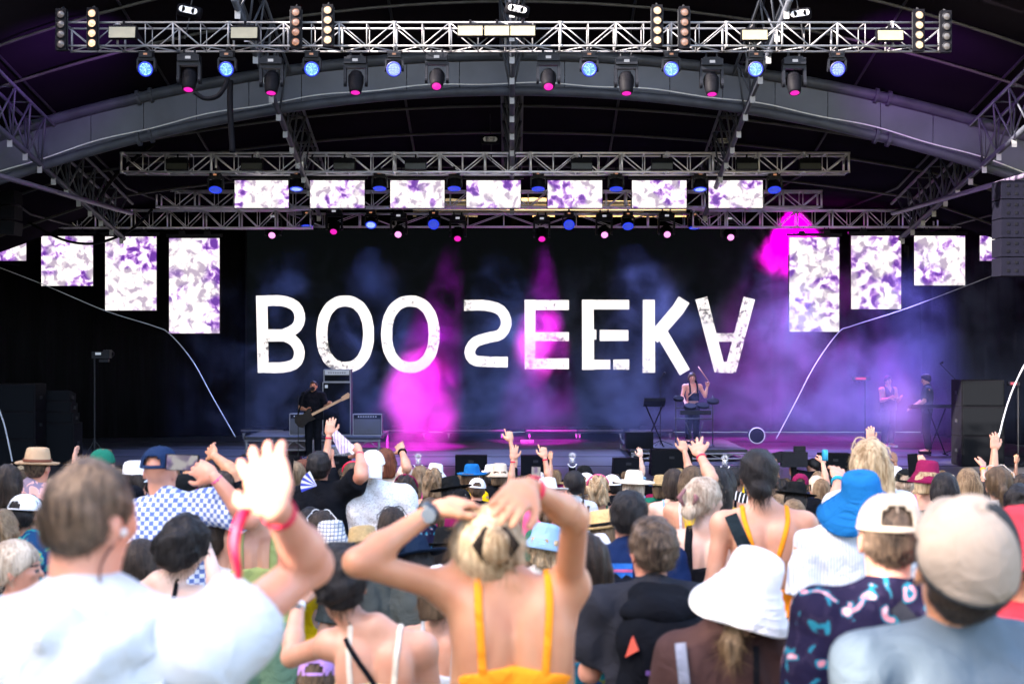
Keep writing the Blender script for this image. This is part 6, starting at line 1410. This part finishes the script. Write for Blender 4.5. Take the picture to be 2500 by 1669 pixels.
# bass guitar
gw = P(762, 1012, 31.4); t = thing('bass_guitar', 'black bodied bass guitar with a pale maple neck pointing up to the right', 'guitar', (gw.x, 31.02, gw.z)); ng = math.radians(27)
Rg = roty(-ng)
m = MB(); body = [(-.30, .02), (-.26, .12), (-.17, .15), (-.08, .10), (.0, .11), (.09, .16), (.17, .13), (.10, .06), (.13, 0), (.10, -.05), (.15, -.11), (.06, -.12), (-.02, -.10), (-.1, -.12), (-.2, -.16), (-.28, -.10)]
nb = len(body); vs = [Rg @ Vector((x - .05, y, z)) for y in (-.02, .02) for x, z in body]; m.add(vs, [tuple(range(nb)), tuple(reversed(range(nb, 2 * nb)))] + [(i + nb, (i + 1) % nb + nb, (i + 1) % nb, i) for i in range(nb)]); m.build('body', mat('glossy black lacquer', (.01, .01, .012), .15), t)
MAPLE = mat('maple', (.60, .33, .18), .4); m = MB(); m.box(Rg @ Vector((.42, -.03, 0)), (.72, .025, .055), Rg); nk = m.build('neck', MAPLE, t)
m = MB(); hp_ = [(.78, -.035), (.80, .05), (.98, .075), (1.0, .03), (.95, -.045)]; vs = [Rg @ Vector((x, y, z)) for y in (-.045, -.02) for x, z in hp_]; m.add(vs, [(0, 1, 2, 3, 4), (9, 8, 7, 6, 5)] + [(i, i + 5, (i + 1) % 5 + 5, (i + 1) % 5) for i in range(5)]); m.build('headstock', MAPLE, t)
m = MB(); m.tube([Rg @ Vector((-.25, 0, .1)), Vector((-.12, .02, .52)), Vector((.03, .28, .62))], .018, 6, flat=.4); m.build('guitar_strap', BLACK, t)
# drum sticks
for q, (x0, y0, x1, y1, lb) in enumerate(((1730, 930, 1718, 912, 0), (1676, 972, 1688, 962, 0))):
    m = MB(); a = P(x0, y0, 32.7); b = a + (P(x1, y1, 32.7) - a) * 2.0 + Vector((0, .1, 0)); m.tube([a, b], .009, 6); tag(m.build('drumstick', MAPLE, smooth=True), ['wooden drumstick held up by the drummer', 'wooden drumstick held low over the pads'][q], 'drumstick')
# phones, fans and other held things
def phone(px, py, Y, ang, label, screen_=True, k=1.0, land=False):
    t = thing('phone', label, 'phone', P(px, py, Y)); R = roty(math.radians(ang)); W, H = (.155, .075) if land else (.075, .155)
    m = MB(); m.box((0, 0, 0), (W * k, .009, H * k), R); m.build('phone_case', BLACK, t)
    if screen_: m = MB(); m.box((0, -.0055, 0), (W * k * .92, .003, H * k * .92), R); m.build('display', cloudmat('phone picture %d' % px, px * .01, 2.5, 22, .35), t)
phone(445, 1128, 7.25, 2, 'phone held sideways filming the stage beside the navy cap', True, 1.1, True)
phone(1308, 1161, 13.2, 2, 'phone held upright with a lit screen in the middle of the crowd', True, 1.2)
phone(2229, 1132, 11.7, -4, 'black phone held up beside the maroon bucket hat', False, 1.1)
phone(702, 1139, 11.2, 4, 'pale phone held up right of the giant white hand', False, 1.2)
t = thing('drink_can', 'bright blue drink can held up on a thin arm near the right', 'can', P(2014, 1110, 15.0)); m = MB(); m.lathe([(0, -.06), (.03, -.058), (.033, -.045), (.033, .045), (.027, .058), (0, .06)], 14); m.build('can', mat('blue can', (.02, .35, .6), .3, .5), t, True); m = MB(); m.lathe([(.0, .061), (.02, .062)], 12); m.build('lid', STEEL, t)
t = thing('hand_fan', 'folded lilac and white fan held aloft against the stage riser', 'fan', P(834, 1080, 10.9)); m = MB(); R = roty(math.radians(42))
for k_ in range(9): m.box(R @ Vector((0, .004 * k_, .02 - .006 * k_)), (.19 - .008 * k_, .004, .055), R @ roty(.05 * k_))
m.build('fan_leaf', pattern('lilac fan', 'stripes', [(.75, .65, .72), (.40, .30, .62)], 40), t); m = MB(); m.box(R @ Vector((.1, -.01, 0)), (.05, .02, .02), R); m.build('handle', WHITEP, t)
t = thing('hand_fan', 'open blue and white fan beside the neck of the black tee man', 'fan', P(757, 1178, 10.6)); m = MB()
for k_ in range(8):
    a0 = math.radians(115 + k_ * 11); a1 = a0 + math.radians(10.5); m.add([(0.05, -.002 * k_, -.02), (0.05 + .12 * math.cos(a0), -.002 * k_, -.02 + .12 * math.sin(a0)), (0.05 + .12 * math.cos(a1), -.002 * k_, -.02 + .12 * math.sin(a1))], [(0, 1, 2)], k_ % 2)
m.build('fan_leaf', [WHITEP, mat('fan blue', (.03, .05, .45), .5)], t).modifiers.new('t', 'SOLIDIFY').thickness = .003
# ------------------------------------------------------------------ filler rows of the crowd (prototypes copied)
taken = [(v['loc'][0], v['loc'][1]) for v in PEOPLE.values()]
protos = []
hs = [('long', 'long straight'), ('wavy', 'long wavy'), ('half', 'shoulder length'), ('short', 'short'), ('bun', 'bun tied'), ('pony', 'ponytailed'), ('curly', 'curly')]
poses = [('down', 'down', ''), ('up', 'down', 'left arm up'), ('down', 'up', 'right arm up'), ('up', 'up', 'both arms up'), ('down', 'high', 'one finger pointing up'), ('phone', 'phone', 'hands held up in front')]
for i, (hk, hd) in enumerate(hs):
    for j_ in ((0,) if i % 2 == 0 else (0, 1 + (i // 2) % 5)):
        L_, R_, pd_ = poses[j_ if j_ == 0 else (1 + (i * 2) % 5)]
        sx = 'm' if hk in ('short',) else 'f'
        pr = person('proto', 0, 0, 18, 0, (0, 0, 0), sx, 'fair', (hk, 'brown'), (['tee', 'cami', 'tee', 'loose', 'tank', 'tee', 'tee'][i], WH), L=L_, R=R_, res=.021, loc=(0, -200, 0), pants='shorts' if i % 2 else 'trousers', cat='person')
        protos.append((pr, hd, pd_))
for (k_, (hk, hat_)) in enumerate((('half', ('bucket', WCAP)), ('short', ('cap', WCAP)), ('long', ('fedora', WCAP)))):
    pr = person('proto', 0, 0, 18, 0, (0, 0, 0), 'f' if k_ != 1 else 'm', 'fair', (hk, 'brown'), ('tee', WH), hat_, L='down', R='down' if k_ else 'up', res=.021, loc=(0, -200, 0), pants='shorts')
    protos.extend([(pr, {'bucket': 'bucket hat', 'cap': 'cap', 'fedora': 'wide hat'}[hat_[0]], 'right arm up' if not k_ else '')])
del PEOPLE['proto']
haircols = [('black', 'black'), ('dark', 'dark brown'), ('brown', 'brown'), ('light', 'light brown'), ('blond', 'blond'), ('dark', 'dark brown'), ('black', 'black')]
tops = [(BK, 'black'), (WH, 'white'), (NAVY, 'navy'), (PINK, 'pink'), (CHAR, 'charcoal'), (CREAMC, 'cream'), (GREEN, 'green'), (MAROON, 'maroon'), (REDC, 'red'), (TEAL, 'teal floral'), (DENIM, 'pale blue'), (YEL, 'yellow'), (BLUEP, 'blue patterned'), (FLOR, 'dark floral'), (OLIVEG, 'olive')]
skins = ['fair', 'tan', 'pink', 'pale', 'fair', 'brown']
names_seen = {}; used_first = set(); rr = random.Random(5)
ys_rows = [8.1, 9.2, 10.6, 12.0, 13.4, 14.8, 16.2, 17.6, 19.0, 20.4, 21.8, 23.2, 24.5]
for ri, Yr in enumerate(ys_rows):
    half = .365 * Yr + .4; x = -half + rr.uniform(0, .5)
    while x < half:
        yy = Yr + rr.uniform(-.3, .3); xx = x; x += (rr.uniform(.52, .80) if Yr > 12 else rr.uniform(.65, 1.0))
        if any(abs(xx - a) < .46 and abs(yy - b) < .40 for a, b in taken): continue
        taken.append((xx, yy)); pi = rr.randrange(len(protos)); pr, hd, pd_ = protos[pi]
        while pd_ and rr.random() < .86: pi = rr.randrange(len(protos)); pr, hd, pd_ = protos[pi]
        for _try in range(60):
            hcn = rr.choice(haircols); tpn = rr.choice(tops); base_l = 'person with %s %s hair and a %s top%s' % (hcn[1], hd, tpn[1], ', ' + pd_ if pd_ else '')
            if 'hat' in hd or hd == 'cap': hat_c = rr.choice([(WCAP, 'white'), (BKF, 'black'), (BEIGE, 'beige'), (BLUEH, 'blue'), (STRAW, 'straw')]); base_l = 'person in a %s %s with %s hair and %s top%s' % (hat_c[1], hd, hcn[1], tpn[1], ', ' + pd_ if pd_ else '')
            if base_l not in names_seen: break
        names_seen[base_l] = 1
        sz = rr.gauss(.955, .05) * (.97 if Yr > 12 else .93); sz = min(max(sz, .84), 1.04)
        if pd_ and Yr < 11: pass
        o = pr if pi not in used_first else copy_tree(pr); used_first.add(pi)
        o.location = (xx, yy, ground(yy)); o.rotation_euler = (0, 0, rr.gauss(0, .25)); o.scale = (sz * rr.uniform(.95, 1.03), sz, sz)
        tag(o, base_l, 'person', 'crowd between the waving man and the stage')
        skn = SKIN[rr.choice(skins)]
        for ch in o.children:
            nm = ch.name.split('.')[0]; ms = {'body': skn, 'hair': HAIR[hcn[0]], 'shirt': tpn[0], 'top': tpn[0], 'strap': tpn[0], 'hat': None, 'cap': None, 'brim': None, 'hem': None, 'button': None}.get(nm, 0)
            if ms is None: ms = hat_c[0]
            if nm in ('shorts', 'trousers', 'skirt'): ms = C(*rr.choice([('denim', (.10, .16, .27)), ('black cotton', (.018, .018, .02)), ('khaki', (.30, .25, .17))]))
            if ms: ch.material_slots[0].link = 'OBJECT'; ch.material_slots[0].material = ms
for i, (pr, _, _) in enumerate(protos):
    if i not in used_first:
        for ch in list(pr.children): bpy.data.objects.remove(ch)
        bpy.data.objects.remove(pr)
# ------------------------------------------------------------------ tall hall wall, unseen, added to shade the crowd; openings pass shafts of sun
HOLES = []
bpy.context.view_layer.update(); DGR = bpy.context.evaluated_depsgraph_get()
def hole_at(px, py, ry, rz):
    """opening that lets the sun reach the surface first met along this sight line"""
    d = (P(px, py, 10) - Vector((0, 0, EYE))).normalized()
    ok, p, nrm, *_ = sc.ray_cast(DGR, Vector((0, 0, EYE)), d)
    t = (p.x + 17) / (-SUN_DIR.x); q = Vector(p) + SUN_DIR * t; HOLES.append((q.y - ry, q.y + ry, q.z - rz, q.z + rz))
for q_ in ((625, 1110, .20, .20), (655, 1200, .16, .12), (2200, 1385, .17, .11), (2290, 1245, .10, .06), (1830, 1600, .16, .06), (2110, 1655, .12, .1), (2060, 1470, .06, .06)): hole_at(*q_)
ysb = sorted(set([-34, 36] + [h for H in HOLES for h in H[:2]])); zsb = sorted(set([-1.0, 17] + [h for H in HOLES for h in H[2:]]))
m = MB()
for a, b_ in zip(ysb[:-1], ysb[1:]):
    for c, d in zip(zsb[:-1], zsb[1:]):
        ym, zm = (a + b_) / 2, (c + d) / 2
        if any(H[0] < ym < H[1] and H[2] < zm < H[3] for H in HOLES): continue
        m.box((-17, ym, zm), (.1, b_ - a, d - c))
blocker = tag(m.build('blocker_wall', mat('pale render', (.5, .48, .44), .8, 0, .1, 2)), 'tall pale hall wall added to shade the crowd from the left, outside the picture', 'building')
